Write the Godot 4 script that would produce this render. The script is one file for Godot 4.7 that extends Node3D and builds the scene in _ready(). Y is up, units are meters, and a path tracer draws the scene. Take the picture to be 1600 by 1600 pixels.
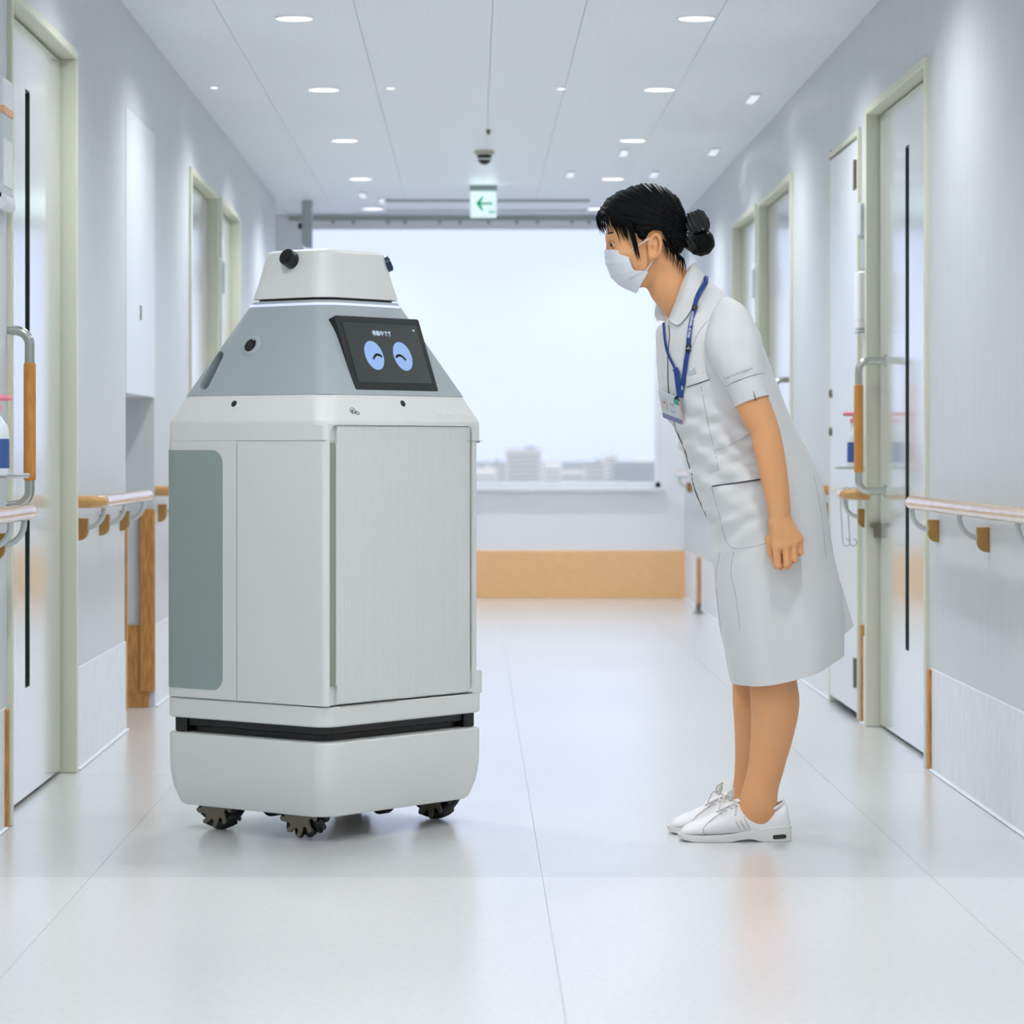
extends Node3D
# A hospital corridor: a delivery robot and a nurse who bends towards its screen.
# x runs across the corridor, y is up, the corridor runs away along -z. Metres throughout.

const WALL_L := -1.157
const WALL_R := 1.346
const CEIL := 2.417
const END := 19.4

# ---------------------------------------------------------------- geometry gathering
class Geo:
	var p := PackedVector3Array()
	var t := PackedInt32Array()

	func tri(a: int, b: int, c: int) -> void:
		t.append(a); t.append(b); t.append(c)

	func add(v: Vector3) -> int:
		p.append(v)
		return p.size() - 1

	# turn the triangles added since «first» outward, judged by the sign of their volume
	func outward(first: int) -> void:
		var vol := 0.0
		var o := p[t[first]] if first < t.size() else Vector3.ZERO
		for i in range(first, t.size(), 3):
			vol += (p[t[i]] - o).dot((p[t[i + 1]] - o).cross(p[t[i + 2]] - o))
		if vol < 0.0:
			for i in range(first, t.size(), 3):
				var s := t[i + 1]
				t[i + 1] = t[i + 2]
				t[i + 2] = s

	func loft(rings: Array, closed := true, cap0 := true, cap1 := true, fix := true) -> void:
		var first := t.size()
		var base := p.size()
		var n: int = rings[0].size()
		for r in rings:
			for v in r:
				p.append(v)
		var m := n if closed else n - 1
		for i in rings.size() - 1:
			for j in m:
				var a := base + i * n + j
				var b := base + i * n + (j + 1) % n
				tri(a, b, b + n)
				tri(a, b + n, a + n)
		for side in 2:
			if not (cap0 if side == 0 else cap1):
				continue
			var at := base + (0 if side == 0 else (rings.size() - 1) * n)
			var mid := Vector3.ZERO
			for j in n:
				mid += p[at + j] / n
			var c := add(mid)
			for j in n:
				var k := (j + 1) % n
				if side == 0:
					tri(c, at + k, at + j)
				else:
					tri(c, at + j, at + k)
		if fix:
			outward(first)

	func box(c: Vector3, s: Vector3, b := 0.0, xf := Transform3D()) -> void:
		var h := s * 0.5
		var rings := []
		b = minf(b, minf(h.x, minf(h.y, h.z)) * 0.98)
		var levels := [[-h.y, 0.0], [h.y, 0.0]] if b <= 0.0 else [[-h.y, b], [-h.y + b, 0.0], [h.y - b, 0.0], [h.y, b]]
		for l in levels:
			var hx: float = h.x - l[1]
			var hz: float = h.z - l[1]
			var r := PackedVector3Array()
			if b <= 0.0:
				for q in [[1, -1], [-1, -1], [-1, 1], [1, 1]]:
					r.append(xf * (c + Vector3(hx * q[0], l[0], hz * q[1])))
			else:
				r.append(xf * (c + Vector3(hx, l[0], -hz + b))); r.append(xf * (c + Vector3(hx - b, l[0], -hz)))
				r.append(xf * (c + Vector3(-hx + b, l[0], -hz))); r.append(xf * (c + Vector3(-hx, l[0], -hz + b)))
				r.append(xf * (c + Vector3(-hx, l[0], hz - b))); r.append(xf * (c + Vector3(-hx + b, l[0], hz)))
				r.append(xf * (c + Vector3(hx - b, l[0], hz))); r.append(xf * (c + Vector3(hx, l[0], hz - b)))
			rings.append(r)
		loft(rings)

	# a flat outline in x, y, thickened along z from z0 to z1, edges chamfered by b
	func prism(poly: PackedVector2Array, z0: float, z1: float, b := 0.0, xf := Transform3D()) -> void:
		var first := t.size()
		var n := poly.size()
		var inner := poly
		if b > 0.0:
			inner = PackedVector2Array()
			var turn := 0.0
			for i in n:
				turn += poly[i].cross(poly[(i + 1) % n])
			var sg := -1.0 if turn > 0.0 else 1.0
			for i in n:
				var e0 := (poly[i] - poly[(i + n - 1) % n]).normalized()
				var e1 := (poly[(i + 1) % n] - poly[i]).normalized()
				var n0 := Vector2(e0.y, -e0.x)
				var n1 := Vector2(e1.y, -e1.x)
				var m := n0 + n1
				inner.append(poly[i] + m * (sg * b / maxf(0.35, 1.0 + n0.dot(n1))))
		var rings := []
		var zs := [[z0, 0], [z1, 0]] if b <= 0.0 else [[z0, 1], [z0 + b, 0], [z1 - b, 0], [z1, 1]]
		for q in zs:
			var r := PackedVector3Array()
			for v in (inner if q[1] == 1 else poly):
				r.append(xf * Vector3(v.x, v.y, q[0]))
			rings.append(r)
		var base := p.size()
		loft(rings, true, false, false, false)
		var cut := Geometry2D.triangulate_polygon(inner)
		var last := base + (rings.size() - 1) * n
		# the triangulation keeps one winding; match it to the walls
		var area := 0.0
		for i in n:
			area += poly[i].cross(poly[(i + 1) % n])
		for i in range(0, cut.size(), 3):
			var a := cut[i]
			var bb := cut[i + 1]
			var c := cut[i + 2]
			var w := (inner[bb] - inner[a]).cross(inner[c] - inner[a])
			if (w > 0.0) != (area > 0.0):
				var s := bb
				bb = c
				c = s
			tri(last + a, last + bb, last + c)
			tri(base + a, base + c, base + bb)
		outward(first)

	func tube(pts: Array, rad, n := 12, cap := true, flat := 1.0) -> void:
		var rings := []
		var side := Vector3.ZERO
		for i in pts.size():
			var d: Vector3 = (pts[mini(i + 1, pts.size() - 1)] - pts[maxi(i - 1, 0)]).normalized()
			if side == Vector3.ZERO:
				side = d.cross(Vector3.UP if absf(d.y) < 0.9 else Vector3.RIGHT).normalized()
			side = (side - d * side.dot(d)).normalized()
			var up := side.cross(d)
			var r: float = rad[i] if rad is Array else rad
			var ring := PackedVector3Array()
			for k in n:
				var a := TAU * k / n
				ring.append(pts[i] + side * cos(a) * r + up * sin(a) * r * flat)
			rings.append(ring)
		loft(rings, true, cap, cap)

	# prof: (radius, height) pairs turned about y
	func lathe(prof: Array, n := 24, xf := Transform3D()) -> void:
		var rings := []
		for q in prof:
			var ring := PackedVector3Array()
			for k in n:
				var a := TAU * k / n
				ring.append(xf * Vector3(cos(a) * q.x, q.y, -sin(a) * q.x))
			rings.append(ring)
		loft(rings)

	func ball(c: Vector3, r: Vector3, n := 16, xf := Transform3D()) -> void:
		var rings := []
		for i in range(1, n / 2):
			var e := PI * i / (n / 2) - PI / 2
			var ring := PackedVector3Array()
			for k in n:
				var a := TAU * k / n
				ring.append(xf * (c + Vector3(cos(e) * cos(a) * r.x, sin(e) * r.y, -cos(e) * sin(a) * r.z)))
			rings.append(ring)
		loft(rings)

	# a grid of points as an open sheet of some thickness: outer[i][j], pushed in along «inward» normals
	func sheet(outer: Array, inner: Array) -> void:
		var first := t.size()
		var n: int = outer[0].size()
		var m := outer.size()
		var b0 := p.size()
		for r in outer:
			p.append_array(r)
		var b1 := p.size()
		for r in inner:
			p.append_array(r)
		for i in m - 1:
			for j in n - 1:
				var a := i * n + j
				tri(b0 + a, b0 + a + 1, b0 + a + n + 1); tri(b0 + a, b0 + a + n + 1, b0 + a + n)
				tri(b1 + a, b1 + a + n + 1, b1 + a + 1); tri(b1 + a, b1 + a + n, b1 + a + n + 1)
		for j in n - 1:
			var c := (m - 1) * n + j
			tri(b0 + j, b1 + j, b1 + j + 1); tri(b0 + j, b1 + j + 1, b0 + j + 1)
			tri(b0 + c, b1 + c + 1, b1 + c); tri(b0 + c, b0 + c + 1, b1 + c + 1)
		for i in m - 1:
			var a := i * n
			var e := i * n + n - 1
			tri(b0 + a, b1 + a + n, b1 + a); tri(b0 + a, b0 + a + n, b1 + a + n)
			tri(b0 + e, b1 + e, b1 + e + n); tri(b0 + e, b1 + e + n, b0 + e + n)
		outward(first)

	# corner normals average the faces that meet there within «crease» degrees
	func mesh(crease := 38.0) -> ArrayMesh:
		var limit := cos(deg_to_rad(crease))
		var nf := t.size() / 3
		var fn := PackedVector3Array()
		fn.resize(nf)
		var fu := PackedVector3Array()
		fu.resize(nf)
		var ids := {}
		var who := PackedInt32Array()
		who.resize(p.size())
		var at := []
		for i in p.size():
			var k := Vector3i((p[i] * 20000.0).round())
			if not ids.has(k):
				ids[k] = at.size()
				at.append(PackedInt32Array())
			who[i] = ids[k]
		for f in nf:
			var a := p[t[f * 3]]
			var c := (p[t[f * 3 + 1]] - a).cross(p[t[f * 3 + 2]] - a)
			fn[f] = c
			fu[f] = c.normalized()
			for k in 3:
				at[who[t[f * 3 + k]]].append(f)
		var v := PackedVector3Array()
		var nn := PackedVector3Array()
		for f in nf:
			if fu[f] == Vector3.ZERO:
				continue
			for k in [0, 2, 1]:
				var i := t[f * 3 + k]
				var s := Vector3.ZERO
				for g in at[who[i]]:
					if fu[g].dot(fu[f]) > limit:
						s += fn[g]
				v.append(p[i])
				nn.append(s.normalized() if s.length_squared() > 1e-30 else fu[f])
		return Geo.pack(v, nn, PackedInt32Array())

	static func pack(v: PackedVector3Array, nn: PackedVector3Array, ix: PackedInt32Array) -> ArrayMesh:
		var a := []
		a.resize(Mesh.ARRAY_MAX)
		a[Mesh.ARRAY_VERTEX] = v
		a[Mesh.ARRAY_NORMAL] = nn
		if ix.size():
			a[Mesh.ARRAY_INDEX] = ix
		var m := ArrayMesh.new()
		m.add_surface_from_arrays(Mesh.PRIMITIVE_TRIANGLES, a)
		return m


# ---------------------------------------------------------------- small helpers
var mats := {}

func paint(called: String, c: Color, rough := 0.5, more := {}) -> StandardMaterial3D:
	if not mats.has(called):
		var m := StandardMaterial3D.new()
		m.resource_name = called
		m.albedo_color = c
		m.roughness = rough
		for k in more:
			m.set(k, more[k])
		mats[called] = m
	return mats[called]

func noise_tex(freq: float, lo: float, hi: float, sd: int, octaves := 4, size := 512, as_normal := false, strength := 4.0) -> NoiseTexture2D:
	var n := FastNoiseLite.new()
	n.noise_type = FastNoiseLite.TYPE_SIMPLEX_SMOOTH
	n.frequency = freq
	n.fractal_octaves = octaves
	n.seed = sd
	var t := NoiseTexture2D.new()
	t.width = size
	t.height = size
	t.seamless = true
	t.noise = n
	if as_normal:
		t.as_normal_map = true
		t.bump_strength = strength
	else:
		var g := Gradient.new()
		g.set_color(0, Color(lo, lo, lo))
		g.set_color(1, Color(hi, hi, hi))
		t.color_ramp = g
	return t

func grained(called: String, c: Color, rough: float, tex: Texture2D, scale: Vector3, more := {}) -> StandardMaterial3D:
	var m := paint(called, c, rough, more)
	m.albedo_texture = tex
	m.uv1_triplanar = true
	m.uv1_world_triplanar = true
	m.uv1_scale = scale
	return m

func put(called: String, mesh: Mesh, m: Material, parent: Node = self, at := Vector3.ZERO) -> MeshInstance3D:
	var o := MeshInstance3D.new()
	o.name = called
	o.mesh = mesh
	o.material_override = m
	o.cast_shadow = GeometryInstance3D.SHADOW_CASTING_SETTING_ON
	o.position = at
	parent.add_child(o, true)
	return o

func part(called: String, g: Geo, m: Material, parent: Node, crease := 38.0) -> MeshInstance3D:
	return put(called, g.mesh(crease), m, parent)

func numbered(called: String) -> String:
	if not has_node(NodePath(called)):
		return called
	var i := 1
	while has_node(NodePath("%s_%03d" % [called, i])):
		i += 1
	return "%s_%03d" % [called, i]

func tag(o: Node, label := "", category := "", group := "", kind := "") -> void:
	if label: o.set_meta("label", label)
	if category: o.set_meta("category", category)
	if group: o.set_meta("group", group)
	if kind: o.set_meta("kind", kind)

func thing(called: String, label: String, category: String, at := Vector3.ZERO, turn := 0.0, group := "") -> Node3D:
	var o := Node3D.new()
	o.name = numbered(called)
	add_child(o)
	o.position = at
	o.rotation.y = turn
	tag(o, label, category, group)
	return o

func struct(called: String, label: String, g: Geo, m: Material) -> MeshInstance3D:
	var o := put(called, g.mesh(), m)
	tag(o, label, "", "", "structure")
	return o

func rrect(hx: float, hy: float, r: float, n := 6) -> PackedVector2Array:
	var out := PackedVector2Array()
	r = minf(r, minf(hx, hy) - 0.0001)
	for q in 4:
		var c: Vector2 = Vector2(hx - r, hy - r) * [Vector2(1, 1), Vector2(-1, 1), Vector2(-1, -1), Vector2(1, -1)][q]
		for k in n + 1:
			var a := PI / 2 * (q + float(k) / n)
			out.append(c + Vector2(cos(a), sin(a)) * r)
	return out

func text_mesh(words: String, high: float, thick: float, serif := false, bold := false) -> TextMesh:
	var f := SystemFont.new()
	f.font_names = PackedStringArray(["Droid Serif" if serif else "Droid Sans"])
	if bold:
		f.font_weight = 700
	var t := TextMesh.new()
	t.font = f
	t.text = words
	t.font_size = 32
	t.pixel_size = high / 32.0
	t.depth = thick
	t.curve_step = 2.0
	return t


# ---------------------------------------------------------------- scene
func _ready() -> void:
	var cam := Camera3D.new()
	cam.name = "camera"
	var lens := CameraAttributesPhysical.new()
	lens.frustum_focal_length = 100.0
	lens.frustum_near = 0.05
	lens.frustum_far = 6000.0
	lens.frustum_focus_distance = 7.5
	lens.exposure_aperture = 6.3
	cam.attributes = lens
	add_child(cam)
	cam.position = Vector3(0, 0.94, 0)
	# a level camera whose lens is shifted; the focal length is three times the frame's side
	cam.set_frustum(0.05 / 3.0, Vector2(63.0, -98.0) / 4800.0 * 0.05, 0.05, 6000.0)
	cam.current = true

	var we := WorldEnvironment.new()
	we.name = "environment"
	var env := Environment.new()
	var sky_mat := ProceduralSkyMaterial.new()
	sky_mat.sky_top_color = Color(0.74, 0.83, 0.98)
	sky_mat.sky_horizon_color = Color(0.80, 0.845, 0.97)
	sky_mat.sky_curve = 0.3
	sky_mat.ground_horizon_color = Color(0.80, 0.845, 0.97)
	sky_mat.ground_bottom_color = Color(0.66, 0.70, 0.80)
	var sky := Sky.new()
	sky.sky_material = sky_mat
	env.background_mode = Environment.BG_SKY
	env.sky = sky
	env.background_energy_multiplier = SKY_ENERGY
	env.tonemap_mode = Environment.TONE_MAPPER_LINEAR
	env.tonemap_exposure = 1.0
	env.sdfgi_enabled = true
	env.ssao_enabled = true
	env.ssil_enabled = true
	we.environment = env
	add_child(we)

	# the sun stands high behind the building: it lights the town outside and enters no window
	var sun := DirectionalLight3D.new()
	sun.name = "sun"
	sun.sky_mode = DirectionalLight3D.SKY_MODE_LIGHT_ONLY
	sun.light_color = Color(1.0, 0.975, 0.93)
	sun.light_energy = SUN_ENERGY
	sun.light_angular_distance = 0.6
	sun.shadow_enabled = true
	add_child(sun)
	sun.look_at_from_position(Vector3.ZERO, Vector3(0.25, -0.5, -0.85))

	make_paints()
	build_shell()
	build_doors()
	build_robot()
	build_nurse()
	build_rails()
	build_lamps()
	build_ceiling_things()
	build_wall_things()
	build_city()

const SUN_ENERGY := 1.08
const SKY_ENERGY := 1.42
const LAMP_ENERGY := 1.55
const LAMP_COLOR := Color(0.985, 0.992, 1.0)

func make_paints() -> void:
	var streak := noise_tex(0.012, 0.975, 1.0, 3, 5)
	var fine := noise_tex(0.05, 0.95, 1.0, 5, 4)
	grained("wall_paper", Color(0.83, 0.85, 0.86), 0.42, streak, Vector3(3.1, 0.35, 3.1))
	grained("ceiling_board", Color(0.965, 0.985, 1.0), 0.48, fine, Vector3(2.1, 2.1, 2.1))
	grained("dado_vinyl", Color(0.93, 0.945, 0.965), 0.4, noise_tex(0.018, 0.95, 1.0, 11, 5), Vector3(2.6, 0.9, 2.6))
	var wax := {"clearcoat_enabled": true, "clearcoat": 1.0, "clearcoat_roughness": 0.23}
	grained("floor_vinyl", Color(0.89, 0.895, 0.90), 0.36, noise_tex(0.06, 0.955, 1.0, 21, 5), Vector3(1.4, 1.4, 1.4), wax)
	grained("floor_vinyl_lightened", Color(0.962, 0.96, 0.962), 0.36, noise_tex(0.06, 0.955, 1.0, 21, 5), Vector3(1.4, 1.4, 1.4), wax)  # lightened copy of the floor vinyl; the brightness step is put into the colour
	paint("end_glare_white", Color(0.955, 0.96, 0.975), 0.6)  # window glare on the end wall, put into a whiter colour
	paint("joint", Color(0.87, 0.88, 0.89), 0.6)
	paint("white_trim", Color(0.92, 0.93, 0.95), 0.35)
	paint("frame_cream", Color(0.865, 0.87, 0.79), 0.42)
	paint("leaf_cream", Color(0.83, 0.845, 0.84), 0.2, {"clearcoat_enabled": true, "clearcoat": 1.0, "clearcoat_roughness": 0.14, "metallic_specular": 0.7})
	paint("leaf_white", Color(0.88, 0.90, 0.92), 0.34)
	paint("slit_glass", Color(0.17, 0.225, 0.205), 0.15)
	paint("steel", Color(0.74, 0.75, 0.72), 0.22, {"metallic": 0.9})
	paint("steel_dull", Color(0.50, 0.48, 0.43), 0.4, {"metallic": 0.7})
	var wood := grained("rail_wood", Color(0.87, 0.65, 0.35), 0.3, noise_tex(0.02, 0.82, 1.0, 31, 4), Vector3(6, 6, 0.8))
	wood.clearcoat_enabled = true
	wood.clearcoat = 1.0
	wood.clearcoat_roughness = 0.12
	grained("grip_wood", Color(0.90, 0.62, 0.30), 0.45, noise_tex(0.02, 0.85, 1.0, 32, 4), Vector3(9, 1.2, 9))
	grained("block_wood", Color(0.735, 0.55, 0.28), 0.5, noise_tex(0.02, 0.8, 1.0, 33, 4), Vector3(9, 1.2, 9))
	grained("base_wood", Color(1.0, 0.80, 0.57), 0.45, noise_tex(0.02, 0.95, 1.0, 34, 4), Vector3(1.2, 7, 7))
	grained("guard_wood", Color(0.86, 0.61, 0.32), 0.5, noise_tex(0.02, 0.72, 1.0, 35, 4), Vector3(7, 1.1, 7))
	paint("bracket_white", Color(0.80, 0.83, 0.83), 0.3)
	paint("plastic_white", Color(0.93, 0.94, 0.95), 0.3)
	paint("card_grey", Color(0.80, 0.83, 0.85), 0.4)
	paint("pane", Color(0.95, 0.98, 1.0, 0.06), 0.02, {"transparency": BaseMaterial3D.TRANSPARENCY_ALPHA, "metallic_specular": 0.12})

# ---------------------------------------------------------------- shell
# boxes of one side wall between openings: [from, to, sill height, head height]
func wall_boxes(side: float, holes: Array, from_d: float, to_d: float) -> Geo:
	var g := Geo.new()
	var w := WALL_L if side < 0.0 else WALL_R
	var thick := 0.45
	var cx := w + side * thick / 2
	var d := from_d
	for h in holes:
		if h[0] > d:
			g.box(Vector3(cx, 1.25, -(d + h[0]) / 2), Vector3(thick, 2.5, h[0] - d))
		if h[3] < 2.4:
			g.box(Vector3(cx, (h[3] + 2.5) / 2, -(h[0] + h[1]) / 2), Vector3(thick, 2.5 - h[3], h[1] - h[0]))
		d = h[1]
	if to_d > d:
		g.box(Vector3(cx, 1.25, -(d + to_d) / 2), Vector3(thick, 2.5, to_d - d))
	return g

func build_shell() -> void:
	# floor: a bed with vinyl sheets laid on it, thin joints between them
	var g := Geo.new()
	g.box(Vector3(-0.9, -0.06, -8.2), Vector3(5.2, 0.114, 23.0))
	var fl := struct("floor", "pale grey vinyl floor of the corridor with fine joints between its sheets", g, mats.joint)
	var cols := [-1.6, -0.837, 0.155, 1.01, 1.8]
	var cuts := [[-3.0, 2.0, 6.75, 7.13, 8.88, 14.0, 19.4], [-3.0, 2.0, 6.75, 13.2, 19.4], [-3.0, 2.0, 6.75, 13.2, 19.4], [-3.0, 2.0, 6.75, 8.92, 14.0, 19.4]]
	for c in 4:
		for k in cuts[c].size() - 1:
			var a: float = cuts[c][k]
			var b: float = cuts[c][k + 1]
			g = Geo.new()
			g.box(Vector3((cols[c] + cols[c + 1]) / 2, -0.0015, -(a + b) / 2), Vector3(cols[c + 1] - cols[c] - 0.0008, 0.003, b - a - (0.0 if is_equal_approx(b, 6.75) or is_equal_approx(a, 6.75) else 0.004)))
			part("vinyl_sheet", g, mats.floor_vinyl_lightened if b < 6.8 else mats.floor_vinyl, fl)
	g = Geo.new()
	g.box(Vector3(-2.5, -0.0015, -18.8), Vector3(1.79, 0.003, 1.2))
	part("vinyl_sheet", g, mats.floor_vinyl, fl)

	# ceiling: slab and boards
	g = Geo.new()
	g.box(Vector3(-0.9, CEIL + 0.11, -8.2), Vector3(5.2, 0.2, 23.0))
	var ce := struct("ceiling", "pale blue grey ceiling of long flush boards with fine seams", g, mats.joint)
	cols = [-1.157, -0.852, -0.39, 0.07, 0.38, 0.84, 1.346]
	for c in 6:
		for k in 7:
			var a := 19.4 - 3.2 * k
			g = Geo.new()
			g.box(Vector3((cols[c] + cols[c + 1]) / 2, CEIL + 0.006, -(a - 1.6)), Vector3(cols[c + 1] - cols[c] - 0.0018, 0.012, 3.1985))
			part("ceiling_board", g, mats.ceiling_board, ce)
	g = Geo.new()
	g.box(Vector3(-2.3, CEIL + 0.006, -18.7), Vector3(2.28, 0.012, 1.4))
	part("ceiling_board", g, mats.ceiling_board, ce)

	# side walls
	var left_holes := [[7.66, 8.935, 0.0, 2.085], [10.27, 11.2, 0.0, 2.088], [12.58, 13.92, 0.0, 2.085], [14.08, 15.22, 0.0, 2.085]]
	var right_holes := [[9.05, 10.42, 0.0, 2.085], [10.615, 11.42, 0.0, 2.03], [12.88, 14.32, 0.0, 2.085], [14.48, 15.74, 0.0, 2.085]]
	var wl := struct("wall_left", "pale papered corridor wall behind the robot with doors and a handrail", wall_boxes(-1.0, left_holes, -3.0, 18.1), mats.wall_paper)
	var wr := struct("wall_right", "pale papered corridor wall behind the nurse with doors and a handrail", wall_boxes(1.0, right_holes, -3.0, 19.4), mats.wall_paper)
	for e in [[wl, -1.0, [[-3.0, 7.62], [8.975, 10.27], [11.2, 12.54], [15.26, 18.1]]], [wr, 1.0, [[-3.0, 9.01], [10.46, 10.57], [11.43, 12.84], [15.78, 19.4]]]]:
		for s in e[2]:
			var w: float = WALL_L if e[1] < 0.0 else WALL_R
			g = Geo.new()
			g.box(Vector3(w, 0.153, -(s[0] + s[1]) / 2), Vector3(0.008, 0.294, s[1] - s[0]), 0.0015)
			part("dado_sheet", g, mats.dado_vinyl, e[0])
			g = Geo.new()
			g.box(Vector3(w, 0.004, -(s[0] + s[1]) / 2), Vector3(0.026, 0.008, s[1] - s[0]), 0.003)
			part("floor_bead", g, mats.white_trim, e[0])

	# end wall with the window, and the lobby that opens beside it
	g = Geo.new()
	var x0 := -1.1
	var x1 := 1.195
	var y0 := 0.695
	var y1 := 2.372
	g.box(Vector3((-3.4 + x0) / 2, 1.25, -19.5), Vector3(x0 + 3.4, 2.5, 0.2))
	g.box(Vector3((x1 + 1.8) / 2, 1.25, -19.5), Vector3(1.8 - x1, 2.5, 0.2))
	g.box(Vector3((x0 + x1) / 2, y0 / 2, -19.5), Vector3(x1 - x0, y0, 0.2))
	g.box(Vector3((x0 + x1) / 2, (y1 + 2.5) / 2, -19.5), Vector3(x1 - x0, 2.5 - y1, 0.2))
	struct("wall_end", "glare-whitened wall under the big window at the far end of the corridor", g, mats.end_glare_white)
	g = Geo.new()
	g.box(Vector3(-3.3, 1.25, -18.75), Vector3(0.2, 2.5, 1.3))
	g.box(Vector3(-2.5, 1.25, -18.05), Vector3(1.8, 2.5, 0.1))
	struct("wall_lobby", "white walls of the side lobby that opens before the window", g, mats.wall_paper)
	g = Geo.new()
	g.box(Vector3(0.1, 1.25, 3.1), Vector3(3.8, 2.5, 0.2))
	struct("wall_near", "pale wall that closes the corridor behind the photographer", g, mats.wall_paper)

	g = Geo.new()
	g.box(Vector3(-0.9, 0.15, -19.395), Vector3(4.5, 0.3, 0.022), 0.003)
	struct("baseboard_end", "orange tan wooden board along the foot of the end wall", g, mats.base_wood)

	var wn := thing("window_1", "big bright window closing the far end of the corridor", "")
	tag(wn, "", "", "", "structure")
	wn.position = Vector3(0, 0, -19.42)
	g = Geo.new()
	g.box(Vector3(x0 + 0.02, (y0 + y1) / 2, -0.05), Vector3(0.04, y1 - y0, 0.06), 0.004)
	g.box(Vector3(x1 - 0.018, (y0 + y1) / 2, -0.05), Vector3(0.036, y1 - y0, 0.06), 0.004)
	g.box(Vector3((x0 + x1) / 2, y0 + 0.02, -0.05), Vector3(x1 - x0, 0.04, 0.06), 0.004)
	g.box(Vector3((x0 + x1) / 2, y1 - 0.02, -0.05), Vector3(x1 - x0, 0.04, 0.06), 0.004)
	part("window_frame", g, mats.plastic_white, wn)
	g = Geo.new()
	g.box(Vector3((x0 + x1) / 2, (y0 + y1) / 2, -0.05), Vector3(x1 - x0 - 0.06, y1 - y0 - 0.06, 0.006))
	part("pane", g, mats.pane, wn)
	g = Geo.new()
	g.box(Vector3((x0 + x1) / 2, y0 - 0.008, 0.02), Vector3(x1 - x0 + 0.04, 0.022, 0.09), 0.004)
	part("window_sill", g, mats.plastic_white, wn)

	# the alcove in the robot-side wall: hung cupboard above, brown skirting and corner guards below
	g = Geo.new()
	g.box(Vector3(WALL_L - 0.42, 0.56, -10.735), Vector3(0.06, 1.13, 0.93))
	var al := struct("wall_alcove", "grey recess low in the corridor wall beneath a white cupboard", g, mats.wall_paper)
	g = Geo.new()
	g.box(Vector3(WALL_L - 0.205, 0.15, -11.192), Vector3(0.37, 0.30, 0.016), 0.002)
	part("skirting", g, mats.guard_wood, al)
	var cb := thing("wall_cupboard", "flush white glossy cupboard hung above the alcove in the robot's wall", "cupboard", Vector3(WALL_L, 1.126, -10.735))
	g = Geo.new()
	g.box(Vector3(-0.2, 0.482, 0), Vector3(0.36, 0.96, 0.925))
	part("cupboard_body", g, mats.plastic_white, cb)
	g = Geo.new()
	g.box(Vector3(-0.008, 0.482, 0), Vector3(0.02, 0.96, 0.922), 0.002)
	part("cupboard_door", g, mats.leaf_white, cb)
	g = Geo.new()
	g.box(Vector3(0.003, 0.29, 0.02), Vector3(0.004, 0.05, 0.03), 0.001)
	part("finger_pull", g, mats.steel_dull, cb)
	for q in [["corner_guard", "long brown wooden corner guard at the far side of the alcove", Vector3(WALL_L - 0.024, 0.39, -11.186), Vector3(0.056, 0.665, 0.028)],
			["corner_guard", "thin brown wooden guard strip on the near corner of the alcove", Vector3(WALL_L - 0.004, 0.372, -10.262), Vector3(0.022, 0.61, 0.03)],
			["corner_guard", "short wooden strip on the dado end beside the nurse's near door", Vector3(WALL_R - 0.004, 0.15, -8.985), Vector3(0.018, 0.298, 0.045)],
			["corner_guard", "short wooden strip on the dado end beside the robot's near door", Vector3(WALL_L + 0.004, 0.15, -7.6), Vector3(0.018, 0.298, 0.03)],
			["corner_guard", "short wooden strip on the wall between the shaft door and near door", Vector3(WALL_R - 0.004, 0.17, -10.545), Vector3(0.016, 0.34, 0.03)],
			["corner_guard", "tall tan strip low on the nurse's wall close to the window", Vector3(WALL_R - 0.004, 0.15, -18.1), Vector3(0.016, 0.3, 0.25)]]:
		g = Geo.new()
		g.box(Vector3.ZERO, q[3], 0.004)
		var o := put(numbered(q[0]), g.mesh(), mats.guard_wood, self, q[2])
		tag(o, q[1], "corner guard")

# ---------------------------------------------------------------- doors
func arc_pts(c: Vector3, u: Vector3, v: Vector3, r: float, a0: float, a1: float, n := 8) -> Array:
	var out := []
	for i in n + 1:
		var a := deg_to_rad(lerpf(a0, a1, float(i) / n))
		out.append(c + (u * cos(a) + v * sin(a)) * r)
	return out

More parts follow.
